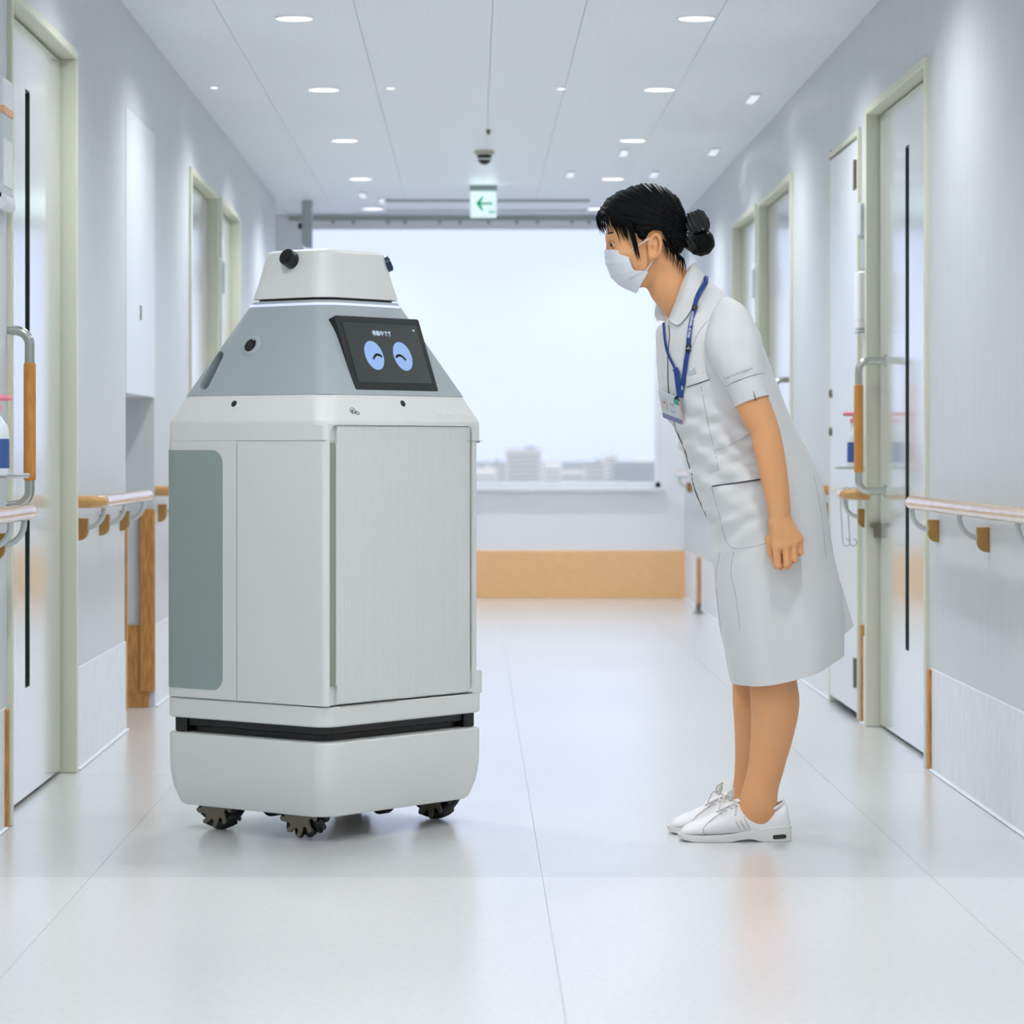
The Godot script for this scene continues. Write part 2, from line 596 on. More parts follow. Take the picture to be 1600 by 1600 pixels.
# a door in a side wall between two depths; the leaf lies back from the wall's face
func door(n: int, side: float, d0: float, d1: float, leaf: String, label: String, slit := Vector2.ZERO, grip_d := 0.0) -> Node3D:
	var w := WALL_L if side < 0.0 else WALL_R
	var o := thing("door_%d" % n, label, "", Vector3(w, 0, -d0))
	tag(o, "", "", "", "structure")
	var long := d1 - d0
	var h := 2.07
	var f := 0.028
	var g := Geo.new()
	for z in [f / 2, -long - f / 2]:
		g.box(Vector3(side * 0.05, (h + f) / 2, z), Vector3(0.125, h + f, f), 0.003)
	part("jamb", g, mats.frame_cream, o)
	g = Geo.new()
	g.box(Vector3(side * 0.05, h + f / 2 + 0.002, -long / 2), Vector3(0.125, f, long), 0.003)
	part("head", g, mats.frame_cream, o)
	g = Geo.new()
	g.box(Vector3(side * 0.16, (h + f) / 2, -long / 2), Vector3(0.02, h + f, long + 0.05))
	part("pocket", g, mats.frame_cream, o)
	# leaf, with a slit cut through it if there is one
	g = Geo.new()
	var z0 := 0.0
	var z1 := -long + 0.012
	var y0 := 0.012
	var y1 := h - 0.006
	var x := side * 0.055
	if slit == Vector2.ZERO:
		g.box(Vector3(x, (y0 + y1) / 2, (z0 + z1) / 2), Vector3(0.04, y1 - y0, z0 - z1), 0.002)
	else:
		var a := -(slit.x - d0)
		var b := -(slit.y - d0)
		g.box(Vector3(x, (y0 + y1) / 2, (z0 + a) / 2), Vector3(0.04, y1 - y0, z0 - a))
		g.box(Vector3(x, (y0 + y1) / 2, (b + z1) / 2), Vector3(0.04, y1 - y0, b - z1))
		g.box(Vector3(x, (y0 + 0.302) / 2, (a + b) / 2), Vector3(0.04, 0.302 - y0, a - b))
		g.box(Vector3(x, (y1 + 1.903) / 2, (a + b) / 2), Vector3(0.04, y1 - 1.903, a - b))
	var lf := part("leaf", g, mats[leaf], o)
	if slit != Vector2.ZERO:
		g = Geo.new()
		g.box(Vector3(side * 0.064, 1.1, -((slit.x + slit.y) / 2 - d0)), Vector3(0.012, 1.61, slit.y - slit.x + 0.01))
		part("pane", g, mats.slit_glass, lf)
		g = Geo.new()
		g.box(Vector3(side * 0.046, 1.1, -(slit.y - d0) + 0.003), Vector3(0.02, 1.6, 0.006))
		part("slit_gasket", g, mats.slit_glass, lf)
	if grip_d > 0.0:
		var z := -(grip_d - d0)
		var out := -side * 0.055
		var hn := Geo.new()
		var pts := [Vector3(side * 0.036, 1.236, z), Vector3(out + side * 0.035, 1.236, z)]
		pts += arc_pts(Vector3(out + side * 0.035, 1.201, z), Vector3(0, 1, 0), Vector3(-side, 0, 0), 0.035, 0, 90).slice(1)
		pts += arc_pts(Vector3(out + side * 0.035, 0.836, z), Vector3(-side, 0, 0), Vector3(0, -1, 0), 0.035, 0, 90)
		pts += [Vector3(side * 0.036, 0.801, z)]
		hn.tube(pts, 0.0125, 14)
		var hd := part("pull_handle", hn, mats.steel, o)
		hn = Geo.new()
		hn.tube([Vector3(out, 0.862, z), Vector3(out, 0.866, z), Vector3(out, 1.152, z), Vector3(out, 1.156, z)], [0.0125, 0.0155, 0.0155, 0.0125], 16)
		part("grip", hn, mats.grip_wood, hd)
		hn = Geo.new()
		for y in [1.236, 0.801]:
			hn.tube([Vector3(side * 0.029, y, z), Vector3(side * 0.037, y, z)], 0.02, 16)
		part("rose", hn, mats.steel, hd)
	return o

func build_doors() -> void:
	door(1, -1.0, 7.68, 8.915, "leaf_cream", "tall cream sliding door with dark glass slit behind the robot, nearest the camera", Vector2(8.20, 8.29), 7.66)
	var dr := door(2, 1.0, 9.07, 10.40, "leaf_cream", "tall cream sliding door with dark glass slit behind the nurse, nearest the camera", Vector2(9.70, 9.785), 10.25)
	var g := Geo.new()
	g.box(Vector3(0.03, 0.668, -1.318), Vector3(0.03, 0.055, 0.05), 0.004)
	g.box(Vector3(0.012, 0.685, -1.318), Vector3(0.02, 0.02, 0.06), 0.004)
	part("lock", g, mats.steel_dull, dr)
	door(3, -1.0, 12.6, 13.9, "leaf_cream", "cream door in the corridor wall just past the white cupboard")
	door(4, -1.0, 14.1, 15.2, "leaf_cream", "narrow cream door on the robot's wall, second past the white cupboard")
	door(5, 1.0, 12.9, 14.3, "leaf_cream", "cream door with a pull handle in the wall behind the nurse's back", Vector2.ZERO, 13.1)
	door(6, 1.0, 14.5, 15.72, "leaf_cream", "far plain cream door in the nurse's wall, last before the window")
	# flush shaft door on two hinges
	var o := thing("door_7", "white flush shaft door on two steel hinges, beside the nurse's near door", "", Vector3(WALL_R, 0, -10.6))
	tag(o, "", "", "", "structure")
	g = Geo.new()
	g.box(Vector3(-0.004, 1.02, -0.42), Vector3(0.02, 1.985, 0.80), 0.002)
	part("leaf", g, mats.leaf_white, o)
	g = Geo.new()
	g.box(Vector3(-0.003, 1.028, -0.006), Vector3(0.026, 2.05, 0.016), 0.002)
	g.box(Vector3(-0.003, 1.028, -0.834), Vector3(0.026, 2.05, 0.016), 0.002)
	g.box(Vector3(-0.003, 2.034, -0.42), Vector3(0.026, 0.02, 0.82), 0.002)
	part("frame", g, mats.frame_cream, o)
	g = Geo.new()
	g.box(Vector3(0.42, 1.02, -0.42), Vector3(0.04, 2.04, 0.86))
	part("shaft_back", g, mats.wall_paper, o)
	for y in [1.892, 0.165]:
		g = Geo.new()
		g.box(Vector3(-0.014, y, -0.075), Vector3(0.008, 0.10, 0.055), 0.001)
		g.tube([Vector3(-0.018, y - 0.05, -0.03), Vector3(-0.018, y + 0.05, -0.03)], 0.008, 10)
		part("hinge", g, mats.steel_dull, o)
	for y in [1.146, 1.005]:
		g = Geo.new()
		g.lathe([Vector2(0.0, 0.0), Vector2(0.016, 0.0), Vector2(0.016, 0.008), Vector2(0.011, 0.012), Vector2(0.0, 0.012)], 16, Transform3D(Basis(Vector3.FORWARD, -PI / 2), Vector3(-0.012, y, -0.77)))
		part("latch", g, mats.steel_dull, o)

# ---------------------------------------------------------------- handrails
# a wooden rail on brackets; the ends that are asked for bend back to the wall
func rail(side: float, d0: float, d1: float, near_bend: bool, far_bend: bool, brackets: Array, label: String) -> Node3D:
	var w := WALL_L if side < 0.0 else WALL_R
	var x := -side * 0.076
	var y := 0.787
	var o := thing("handrail", label, "handrail", Vector3(w, 0, 0), 0.0, "wooden corridor handrails")
	var g := Geo.new()
	g.tube([Vector3(x, y, -d0 - 0.002), Vector3(x, y, -d0 - 0.004), Vector3(x, y, -d1 + 0.004), Vector3(x, y, -d1 + 0.002)], [0.0185, 0.0195, 0.0195, 0.0185], 28)
	part("rail_bar", g, mats.rail_wood, o)
	for e in [[near_bend, d0, 1.0], [far_bend, d1, -1.0]]:
		g = Geo.new()
		if e[0]:
			var pts := arc_pts(Vector3(x + side * 0.035, y, -e[1]), Vector3(-side, 0, 0), Vector3(0, 0, e[2]), 0.035, 0, 90, 8)
			pts.append(Vector3(-side * 0.002, y, -e[1] + e[2] * 0.035))
			g.tube(pts, 0.0185, 20)
		else:
			var r := []
			for i in 6:
				r.append(Vector2(0.0195 * cos(i * 0.3), 0.016 * sin(i * 0.3)))
			r.push_front(Vector2(0.0195, -0.004))
			g.lathe(r, 20, Transform3D(Basis(Vector3.RIGHT, PI / 2 * e[2]), Vector3(x, y, -e[1])))
		part("rail_end", g, mats.rail_wood, o)
	for d in brackets:
		var pts := [Vector3(-side * 0.022, y - 0.078, -d)]
		pts += arc_pts(Vector3(x + side * 0.052, y - 0.026, -d), Vector3(0, -1, 0), Vector3(-side, 0, 0), 0.052, 8, 90, 8)
		pts.append(Vector3(x, y - 0.014, -d))
		g = Geo.new()
		g.tube(pts, 0.0075, 10)
		var br := part("bracket", g, mats.bracket_white, o)
		g = Geo.new()
		var poly := PackedVector2Array([Vector2(0, -0.065), Vector2(0, 0.0), Vector2(0.03, 0.0)])
		for i in 7:
			var a := PI / 2 * i / 6.0
			poly.append(Vector2(0.004 + 0.026 * cos(a), -0.039 - 0.026 * sin(a)))
		for i in poly.size():
			poly[i].x *= -side
		g.prism(poly, -0.014, 0.014, 0.002, Transform3D(Basis(), Vector3(0, y - 0.05, -d)))
		part("block", g, mats.block_wood, br)
	return o

func build_rails() -> void:
	rail(1.0, 5.2, 8.86, false, false, [8.86, 8.0, 7.15, 6.3], "long wooden handrail on the nurse's wall, nearest the camera")
	rail(-1.0, 5.2, 7.5, false, false, [7.42, 7.2, 6.4], "wooden handrail end beside the sanitiser bottle tray")
	rail(-1.0, 8.99, 10.24, true, false, [9.03, 9.56, 10.12], "wooden handrail on the wall between near door and alcove")
	rail(-1.0, 11.27, 12.45, true, false, [11.35, 12.3], "wooden handrail half hidden by the robot, past the alcove")
	rail(1.0, 11.5, 12.7, true, false, [11.62, 12.5], "wooden handrail half hidden behind the nurse's hips")
	rail(1.0, 10.44, 10.53, true, false, [10.47], "stub of wooden handrail beneath the nurse's door handle")
	rail(1.0, 15.95, 18.9, true, true, [16.0, 17.4, 18.8], "far wooden handrail on the nurse's wall towards the window")

# ---------------------------------------------------------------- lamps
func build_lamps() -> void:
	var glow := paint("lamp_glow", Color(1, 1, 1), 0.5, {"emission_enabled": true, "emission": Color(1.0, 0.985, 0.97), "emission_energy_multiplier": 1.4})
	var rows := ["nearest the camera", "second from the camera", "third from the camera", "fourth from the camera", "fifth and last before the window"]
	for k in range(-6, 5):
		for s in 2:
			var d := 10.52 + 2.08 * k
			var x := -0.607 if s == 0 else 0.77
			var row := "the row above the robot" if s == 0 else "the row above the nurse"
			var words: String
			if k >= 0:
				words = "bright round downlight in %s, %s" % [row, rows[k]]
			else:
				words = "downlight in %s, %s" % [row, ["overhead, one before the nearest seen", "overhead, two before the nearest seen", "overhead, three before the nearest", "overhead, four before the nearest", "overhead, five before the nearest", "overhead, six before the nearest"][-k - 1]]
			var o := thing("downlight", words, "ceiling light", Vector3(x, CEIL, -d), 0.0, "round downlights in two rows")
			var g := Geo.new()
			g.lathe([Vector2(0.0, 0.0), Vector2(0.069, 0.0), Vector2(0.069, -0.002), Vector2(0.066, -0.004), Vector2(0.061, -0.004), Vector2(0.061, -0.002), Vector2(0.0, -0.002)], 36)
			part("trim_ring", g, mats.plastic_white, o)
			g = Geo.new()
			g.lathe([Vector2(0.0, -0.002), Vector2(0.0605, -0.002), Vector2(0.0605, -0.0035), Vector2(0.0, -0.0042)], 36)
			part("diffuser", g, glow, o)
			# a recessed reflector: it throws its light down in a wide cone and hides it from low angles
			var l := SpotLight3D.new()
			l.name = "lamp"
			o.add_child(l)
			l.position = Vector3(0, -0.012, 0)
			l.rotation_degrees = Vector3(-90, 0, 0)
			l.spot_angle = 76.0
			l.spot_angle_attenuation = 0.8
			l.spot_range = 30.0
			l.spot_attenuation = 2.0
			l.light_size = 0.055
			l.light_color = LAMP_COLOR
			l.light_energy = LAMP_ENERGY
			l.shadow_enabled = true
	for q in [[-1.05, 12.53, "tiny round night light close to the robot's wall"], [-0.33, 12.55, "tiny round night light over the robot"], [0.366, 12.57, "tiny round night light in the middle, nearer the nurse"]]:
		var o := thing("night_light", q[2], "ceiling light", Vector3(q[0], CEIL, -q[1]), 0.0, "tiny ceiling night lights")
		var g := Geo.new()
		g.lathe([Vector2(0.0, 0.0), Vector2(0.019, 0.0), Vector2(0.019, -0.002), Vector2(0.0165, -0.003), Vector2(0.0, -0.003)], 20)
		part("trim_ring", g, mats.plastic_white, o)
		g = Geo.new()
		g.lathe([Vector2(0.0, -0.003), Vector2(0.0155, -0.003), Vector2(0.014, -0.0045), Vector2(0.0, -0.005)], 20)
		part("diffuser", g, glow, o)

func build_ceiling_things() -> void:
	var slots := [[1.18, 12.9, "white slot with added glow in the ceiling close to the wall behind the nurse, nearest the camera"], [1.198, 15.2, "white slot with added glow in the ceiling close to the wall behind the nurse, farther off"], [0.977, 16.45, "white slot with added glow in the ceiling above the nurse's head"],
		[0.756, 15.25, "white slot with added glow in the ceiling just under a downlight of the nurse's row"], [0.528, 16.45, "white slot with added glow in the ceiling between the exit sign and the nurse's head"], [-0.63, 17.8, "white slot with added glow in the ceiling beside the fourth downlight over the robot"], [-0.53, 18.2, "white slot with added glow in the ceiling nearest the window, over the robot"]]
	var slot_glow := paint("slot_glow", Color(0.9, 0.92, 0.95), 0.5, {"emission_enabled": true, "emission": Color(0.93, 0.95, 1.0), "emission_energy_multiplier": 0.5})  # glow added to the bright ceiling strips; no lamp is known there
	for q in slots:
		var o := thing("glow_added_slot", q[2], "ceiling slot", Vector3(q[0], CEIL, -q[1]), 0.0, "small white ceiling slots with added glow")
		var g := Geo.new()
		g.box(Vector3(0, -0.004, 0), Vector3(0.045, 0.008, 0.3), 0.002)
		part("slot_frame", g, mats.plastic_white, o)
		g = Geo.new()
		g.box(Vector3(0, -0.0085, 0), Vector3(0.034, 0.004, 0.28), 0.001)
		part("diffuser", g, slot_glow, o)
		var sl := AreaLight3D.new()  # faint light added along with the slot's glow
		sl.name = "lamp"
		o.add_child(sl)
		sl.position = Vector3(0, -0.014, 0)
		sl.rotation_degrees = Vector3(-90, 0, 0)
		sl.area_size = Vector2(0.03, 0.26)
		sl.area_normalize_energy = true
		sl.light_energy = 0.02
		sl.area_range = 30.0
		sl.shadow_enabled = true
	var glass := paint("dome_glass", Color(0.02, 0.025, 0.025), 0.08)
	var cam := thing("dome_camera", "small dark security dome camera under the middle of the ceiling", "security camera", Vector3(0.063, CEIL, -15.2))
	var g := Geo.new()
	g.lathe([Vector2(0.0, 0.0), Vector2(0.05, 0.0), Vector2(0.05, -0.012), Vector2(0.042, -0.022), Vector2(0.0, -0.022)], 28)
	part("base_ring", g, paint("camera_beige", Color(0.72, 0.72, 0.66), 0.45), cam)
	g = Geo.new()
	var prof := []
	for i in 9:
		var a := PI / 2 * i / 8.0
		prof.append(Vector2(0.036 * cos(a), -0.03 - 0.04 * sin(a)))
	prof.push_front(Vector2(0.036, -0.022))
	prof.push_front(Vector2(0.0, -0.022))
	g.lathe(prof, 28)
	part("dome", g, glass, cam)
	g = Geo.new()
	g.tube(arc_pts(Vector3(0, -0.042, 0.0), Vector3(1, 0, 0), Vector3(0, 0, 1), 0.0365, 10, 170, 14), 0.004, 8)
	part("dome_band", g, mats.plastic_white, cam)
	var det := thing("ceiling_sensor", "tiny dark sensor dot on the ceiling above the dome camera", "sensor", Vector3(0.077, CEIL, -14.2))
	g = Geo.new()
	g.lathe([Vector2(0.0, 0.0), Vector2(0.014, 0.0), Vector2(0.014, -0.003), Vector2(0.009, -0.006), Vector2(0.009, -0.02), Vector2(0.0, -0.024)], 16)
	part("sensor_body", g, mats.steel_dull, det)

	# exit sign: white lit face, green arrow
	var ex := thing("exit_sign", "small lit white sign with a green arrow hung under the ceiling", "sign", Vector3(0.066, CEIL, -17.2))
	g = Geo.new()
	g.box(Vector3(0, -0.016, 0), Vector3(0.152, 0.032, 0.05), 0.003)
	part("sign_casing", g, paint("sign_grey", Color(0.60, 0.64, 0.63), 0.5), ex)
	g = Geo.new()
	g.box(Vector3(0, -0.106, 0), Vector3(0.147, 0.148, 0.03), 0.003)
	part("sign_panel", g, paint("sign_glow", Color(0.9, 0.95, 0.95), 0.4, {"emission_enabled": true, "emission": Color(0.86, 0.96, 0.96), "emission_energy_multiplier": 0.55}), ex)
	var green := paint("sign_green", Color(0.10, 0.62, 0.45), 0.5, {"emission_enabled": true, "emission": Color(0.10, 0.62, 0.45), "emission_energy_multiplier": 0.35})
	g = Geo.new()
	g.prism(PackedVector2Array([Vector2(-0.042, -0.102), Vector2(-0.012, -0.066), Vector2(0.003, -0.058), Vector2(-0.006, -0.078), Vector2(-0.017, -0.0965), Vector2(0.052, -0.0965), Vector2(0.052, -0.1075), Vector2(-0.017, -0.1075), Vector2(-0.006, -0.126), Vector2(0.003, -0.146), Vector2(-0.012, -0.138)]), 0.0148, 0.0165)
	part("arrow", g, green, ex)
	g = Geo.new()
	for q in [[0.034, -0.150, 0.012], [0.049, -0.150, 0.010], [0.062, -0.150, 0.008]]:
		g.box(Vector3(q[0], q[1], 0.0153), Vector3(q[2], 0.012, 0.0014))
	part("sign_marks", g, green, ex)
	var l := AreaLight3D.new()
	l.name = "sign_light"
	ex.add_child(l)
	l.position = Vector3(0, -0.106, 0.02)
	l.rotation_degrees = Vector3(0, 180, 0)
	l.area_size = Vector2(0.14, 0.14)
	l.light_energy = 0.02
	l.light_color = Color(0.86, 0.96, 0.96)
	l.shadow_enabled = true

	# air outlet in the ceiling before the window, curtain track above it, hanging bracket
	var ao := thing("air_outlet", "long white linear air outlet across the ceiling before the window", "air vent", Vector3(0.09, CEIL, -18.55))
	g = Geo.new()
	g.box(Vector3(0, -0.006, 0.36), Vector3(1.22, 0.012, 0.07), 0.002)
	g.box(Vector3(0, -0.006, -0.36), Vector3(1.22, 0.012, 0.07), 0.002)
	part("outlet_rim", g, paint("outlet_grey", Color(0.66, 0.70, 0.70), 0.5), ao)
	g = Geo.new()
	g.box(Vector3(0, -0.003, 0.0), Vector3(1.2, 0.008, 0.64), 0.001)
	part("outlet_plate", g, mats.plastic_white, ao)
	var ct := thing("curtain_track", "greyish curtain track with tiny runners along the window's top", "curtain track", Vector3(0.05, 2.385, -19.3))
	g = Geo.new()
	g.box(Vector3(0, 0.006, 0), Vector3(2.4, 0.03, 0.05), 0.003)
	part("track", g, paint("track_grey", Color(0.62, 0.65, 0.63), 0.5), ct)
	for i in 14:
		g = Geo.new()
		g.box(Vector3(-1.1 + i * 0.165 + 0.03 * sin(i * 2.7), -0.018, 0), Vector3(0.022, 0.022, 0.012), 0.003)
		part("runner", g, mats.track_grey, ct)
	var hb := thing("hanging_bracket", "narrow grey bracket hanging from the ceiling beside the window, above the robot", "bracket", Vector3(-0.975, CEIL, -18.3))
	g = Geo.new()
	g.prism(PackedVector2Array([Vector2(-0.035, 0), Vector2(-0.035, -0.25), Vector2(-0.012, -0.278), Vector2(0.026, -0.282), Vector2(0.026, 0)]), -0.03, 0.03, 0.004)
	part("bracket_arm", g, mats.outlet_grey, hb)

# ---------------------------------------------------------------- small things on the walls
func build_wall_things() -> void:
	var g := Geo.new()
	# name holder beside the robot-side door
	var nh := thing("card_holder", "tall white plastic card holder on the wall beside the robot-side near door", "card holder", Vector3(WALL_L, 1.55, -7.54))
	g.box(Vector3(0.009, 0.15, 0), Vector3(0.018, 0.30, 0.15), 0.004)
	part("holder_body", g, mats.card_grey, nh)
	g = Geo.new()
	g.box(Vector3(0.012, 0.255, 0), Vector3(0.018, 0.085, 0.156), 0.004)
	part("top_card", g, mats.plastic_white, nh)
	g = Geo.new()
	g.box(Vector3(0.0155, 0.218, 0), Vector3(0.0125, 0.02, 0.157), 0.002)
	part("card_stripe", g, paint("stripe_orange", Color(0.95, 0.72, 0.55), 0.5), nh)
	g = Geo.new()
	g.box(Vector3(0.0185, 0.09, 0.0), Vector3(0.003, 0.115, 0.135), 0.001)
	part("pocket_sheet", g, mats.plastic_white, nh)
	g = Geo.new()
	g.tube([Vector3(0.008, -0.005, -0.075), Vector3(0.008, -0.005, 0.075)], 0.02, 16)
	part("round_foot", g, mats.plastic_white, nh)
	bottle_tray(-1.0, 7.28, "round", "clear tray fixed to the wall at the robot's end of the corridor", "sanitiser bottle with pink pump on the tray beside the robot-side door")
	bottle_tray(1.0, 10.5, "slim", "clear tray fixed beside the nurse-side door handle", "slim spray bottle with pink trigger beside the nurse-side door handle")
	# the same on the nurse's side
	nh = thing("card_holder", "grey card holder above the glove dispenser on the nurse's wall", "card holder", Vector3(WALL_R, 1.555, -10.5))
	g = Geo.new()
	g.box(Vector3(-0.006, 0.11, 0), Vector3(0.012, 0.22, 0.1), 0.003)
	part("holder_body", g, mats.outlet_grey, nh)
	g = Geo.new()
	g.box(Vector3(-0.014, 0.17, 0), Vector3(0.022, 0.11, 0.085), 0.003)
	part("card", g, mats.card_grey, nh)
	var gd := thing("glove_dispenser", "bright white wall dispenser under the card holder by the shaft door", "dispenser", Vector3(WALL_R, 1.375, -10.5))
	g = Geo.new()
	g.box(Vector3(-0.017, 0.085, 0), Vector3(0.034, 0.175, 0.11), 0.008)
	part("dispenser_body", g, mats.plastic_white, gd)
	g = Geo.new()
	g.box(Vector3(-0.018, 0.004, 0), Vector3(0.03, 0.06, 0.10), 0.006)
	part("dispenser_lip", g, mats.plastic_white, gd)
	g = Geo.new()
	g.box(Vector3(-0.018, -0.034, 0), Vector3(0.026, 0.006, 0.1), 0.002)
	part("outlet", g, mats.outlet_grey, gd)
	# two more holders on the strips of wall between the far doors
	for q in [[1.0, WALL_L, 14.0, "white card holder between the two far doors behind the robot"], [-1.0, WALL_R, 14.4, "white card holder between the two far doors behind the nurse"]]:
		var fh := thing("card_holder", q[3], "card holder", Vector3(q[1], 1.53, -q[2]))
		g = Geo.new()
		g.box(Vector3(q[0] * 0.012, 0.14, 0), Vector3(0.024, 0.28, 0.09), 0.005)
		part("holder_body", g, mats.plastic_white, fh)
		g = Geo.new()
		g.box(Vector3(q[0] * 0.02, 0.19, 0), Vector3(0.026, 0.14, 0.08), 0.004)
		part("card", g, mats.card_grey, fh)
	# wire hooks below the stub of rail
	for q in [[-0.058, "outer thin wire hook hanging under the short rail stub"], [-0.034, "inner thin wire hook hanging under the short rail stub"]]:
		var hk := Geo.new()
		var pts := []
		pts += arc_pts(Vector3(0, 0, 0), Vector3(1, 0, 0), Vector3(0, 1, 0), 0.022, 10, 170, 8)
		pts.append(Vector3(-0.012, -0.16, 0))
		pts += arc_pts(Vector3(0, -0.165, 0), Vector3(-1, 0, 0), Vector3(0, -1, 0), 0.012, 0, 270, 10)
		hk.tube(pts, 0.0017, 6)
		var o := put(numbered("wire_hook"), hk.mesh(), mats.steel, self, Vector3(WALL_R + q[0] - 0.01, 0.787, -10.48))
		tag(o, q[1], "hook", "wire hooks under the rail stub")
	# stopper at the foot of the nurse's wall far off
	var ds := thing("door_stop", "small dark metal door stop on the floor near the window", "door stop", Vector3(1.30, 0.0, -17.6))
	g = Geo.new()
	g.lathe([Vector2(0, 0), Vector2(0.03, 0), Vector2(0.03, 0.006), Vector2(0.014, 0.02), Vector2(0.014, 0.045), Vector2(0.02, 0.055), Vector2(0, 0.06)], 20)
	part("stop_body", g, mats.steel_dull, ds)

func bottle_tray(side: float, d: float, kind: String, tray_label: String, label: String) -> void:
	var w := WALL_L if side < 0.0 else WALL_R
	var x := w - side * 0.052
	var g := Geo.new()
	var tr := thing("bottle_tray", tray_label, "tray", Vector3(x, 0.872, -d))
	g.prism(rrect(0.052, 0.05, 0.02), 0.0, 0.005, 0.001, Transform3D(Basis(Vector3.RIGHT, -PI / 2), Vector3.ZERO))
	part("tray_plate", g, mats.bracket_white, tr)
	g = Geo.new()
	var rim := []
	for v in rrect(0.051, 0.049, 0.02):
		rim.append(Vector3(v.x, 0.008, v.y))
	rim.append(rim[0])
	g.tube(rim, 0.003, 8)
	part("tray_rim", g, mats.bracket_white, tr)
	var bt := thing("sanitiser_bottle", label, "bottle", Vector3(x + side * 0.012, 0.8775, -d + (0.07 if side < 0.0 else 0.0)))
	var clear := paint("bottle_plastic", Color(0.90, 0.93, 0.96), 0.2)
	var pink := paint("pump_pink", Color(0.97, 0.58, 0.66), 0.4)
	var blue := paint("label_blue", Color(0.22, 0.36, 0.62), 0.45)
	var r := 0.031 if kind == "round" else 0.022
	g = Geo.new()
	g.lathe([Vector2(0, 0), Vector2(r * 0.9, 0), Vector2(r, 0.006), Vector2(r, 0.10), Vector2(r * 0.92, 0.118), Vector2(r * 0.5, 0.136), Vector2(0.011, 0.142), Vector2(0.011, 0.155), Vector2(0, 0.155)], 28)
	part("bottle_body", g, clear, bt)
	g = Geo.new()
	g.lathe([Vector2(r + 0.0002, 0.018), Vector2(r + 0.0008, 0.02), Vector2(r + 0.0008, 0.085), Vector2(r + 0.0002, 0.087)], 28)
	part("bottle_label", g, blue, bt)
	g = Geo.new()
	g.lathe([Vector2(0, 0.153), Vector2(0.013, 0.153), Vector2(0.013, 0.166), Vector2(0.005, 0.168), Vector2(0.005, 0.178), Vector2(0, 0.178)], 20)
	g.box(Vector3(-side * 0.012, 0.183, 0), Vector3(0.052, 0.014, 0.024), 0.005)
	part("pump", g, pink, bt)

# ---------------------------------------------------------------- the town far below the window
func build_city() -> void:
	var tones := [paint("concrete_white", Color(0.72, 0.72, 0.71), 0.9), paint("concrete_grey", Color(0.60, 0.615, 0.63), 0.9), paint("plaster_white", Color(0.78, 0.775, 0.76), 0.9)]
	var g := Geo.new()
	g.box(Vector3(0, -21, -3000), Vector3(1600, 1, 4400))
	var gr := put("distant_ground", g.mesh(), paint("town_ground", Color(0.58, 0.59, 0.56), 0.95))
	tag(gr, "pale ground of the town far below the window", "", "", "structure")
	# x, width, height above the ground, distance, tone
	var b := [[32, 24, 21, 2050, 0, "wide pale tower block on the skyline"], [7, 16, 9, 1900, 2, "low pale house row left of the tower block"], [14, 9, 13, 1950, 0, "small grey block beside the wide tower"], [50, 12, 12, 1980, 2, "pale low block right of the wide tower"],
		[62, 15, 9, 1850, 0, "low bluish block in the middle of the skyline"], [76, 14, 13, 2000, 0, "stepped pale block in the middle of the skyline"], [100, 28, 14, 1900, 1, "long blue grey block towards the window's edge"], [86, 10, 17, 2150, 2, "slim pale block behind the long blue one"], [120, 10, 8, 1900, 2, "low pale house at the window's edge"]]
	for i in b.size():
		var q = b[i]
		var o := thing("far_building", q[5], "building", Vector3(q[0] * q[3] / 1900.0, -20.5, -q[3]), 0.0, "sunlit buildings beyond the window")
		g = Geo.new()
		g.box(Vector3(0, q[2] / 2.0, 0), Vector3(q[1], q[2], 16))
		part("walls", g, tones[q[4]], o)
		g = Geo.new()
		g.box(Vector3(0, q[2] + 0.4, 0), Vector3(q[1] * 0.96, 0.8, 15))
		g.box(Vector3(q[1] * 0.2, q[2] + 1.4, 0), Vector3(q[1] * 0.3, 2.0, 6))
		part("roof", g, tones[(q[4] + 1) % 3], o)
		g = Geo.new()
		for f in int(q[2] / 3.2):
			g.box(Vector3(0, 1.8 + f * 3.2, 8.05), Vector3(q[1] * 0.9, 1.3, 0.12))
		part("window_band", g, paint("town_glass", Color(0.38, 0.42, 0.46), 0.6), o)

# ---------------------------------------------------------------- the delivery robot
# Its front (shutter door and screen) looks along its own +z; the base measures 0.59 by 0.52 m.
const RX := 0.3085
const RZ := 0.2740

func ring(hx: float, hz: float, r: float, y: float, cx := 0.0, n := 8) -> PackedVector3Array:
	var out := PackedVector3Array()
	for v in rrect(hx, hz, r, n):
		out.append(Vector3(v.x + cx, y, -v.y))
	return out

# point on the sloping upper body at height y: the half sizes there
func slope_at(y: float) -> float:
	return lerpf(0.898, 0.518, (y - 1.073) / (1.306 - 1.073)) if y > 1.073 else lerpf(1.0, 0.898, (y - 1.008) / 0.065)

func frame_on(origin: Vector3, normal: Vector3, up := Vector3.UP) -> Transform3D:
	var z := normal.normalized()
	var x := up.cross(z).normalized()
	return Transform3D(Basis(x, z.cross(x), z), origin)

# strokes as thin bars in the x, y plane of a transform
func strokes(g: Geo, lines: Array, w: float, thick: float, xf: Transform3D) -> void:
	for l in lines:
		for i in l.size() - 1:
			var a: Vector2 = l[i]
			var b: Vector2 = l[i + 1]
			var d := (b - a)
			var c := (a + b) / 2
			g.box(Vector3.ZERO, Vector3(d.length() + w * 0.6, w, thick), 0.0, xf * Transform3D(Basis(Vector3.BACK, d.angle()), Vector3(c.x, c.y, thick / 2)))

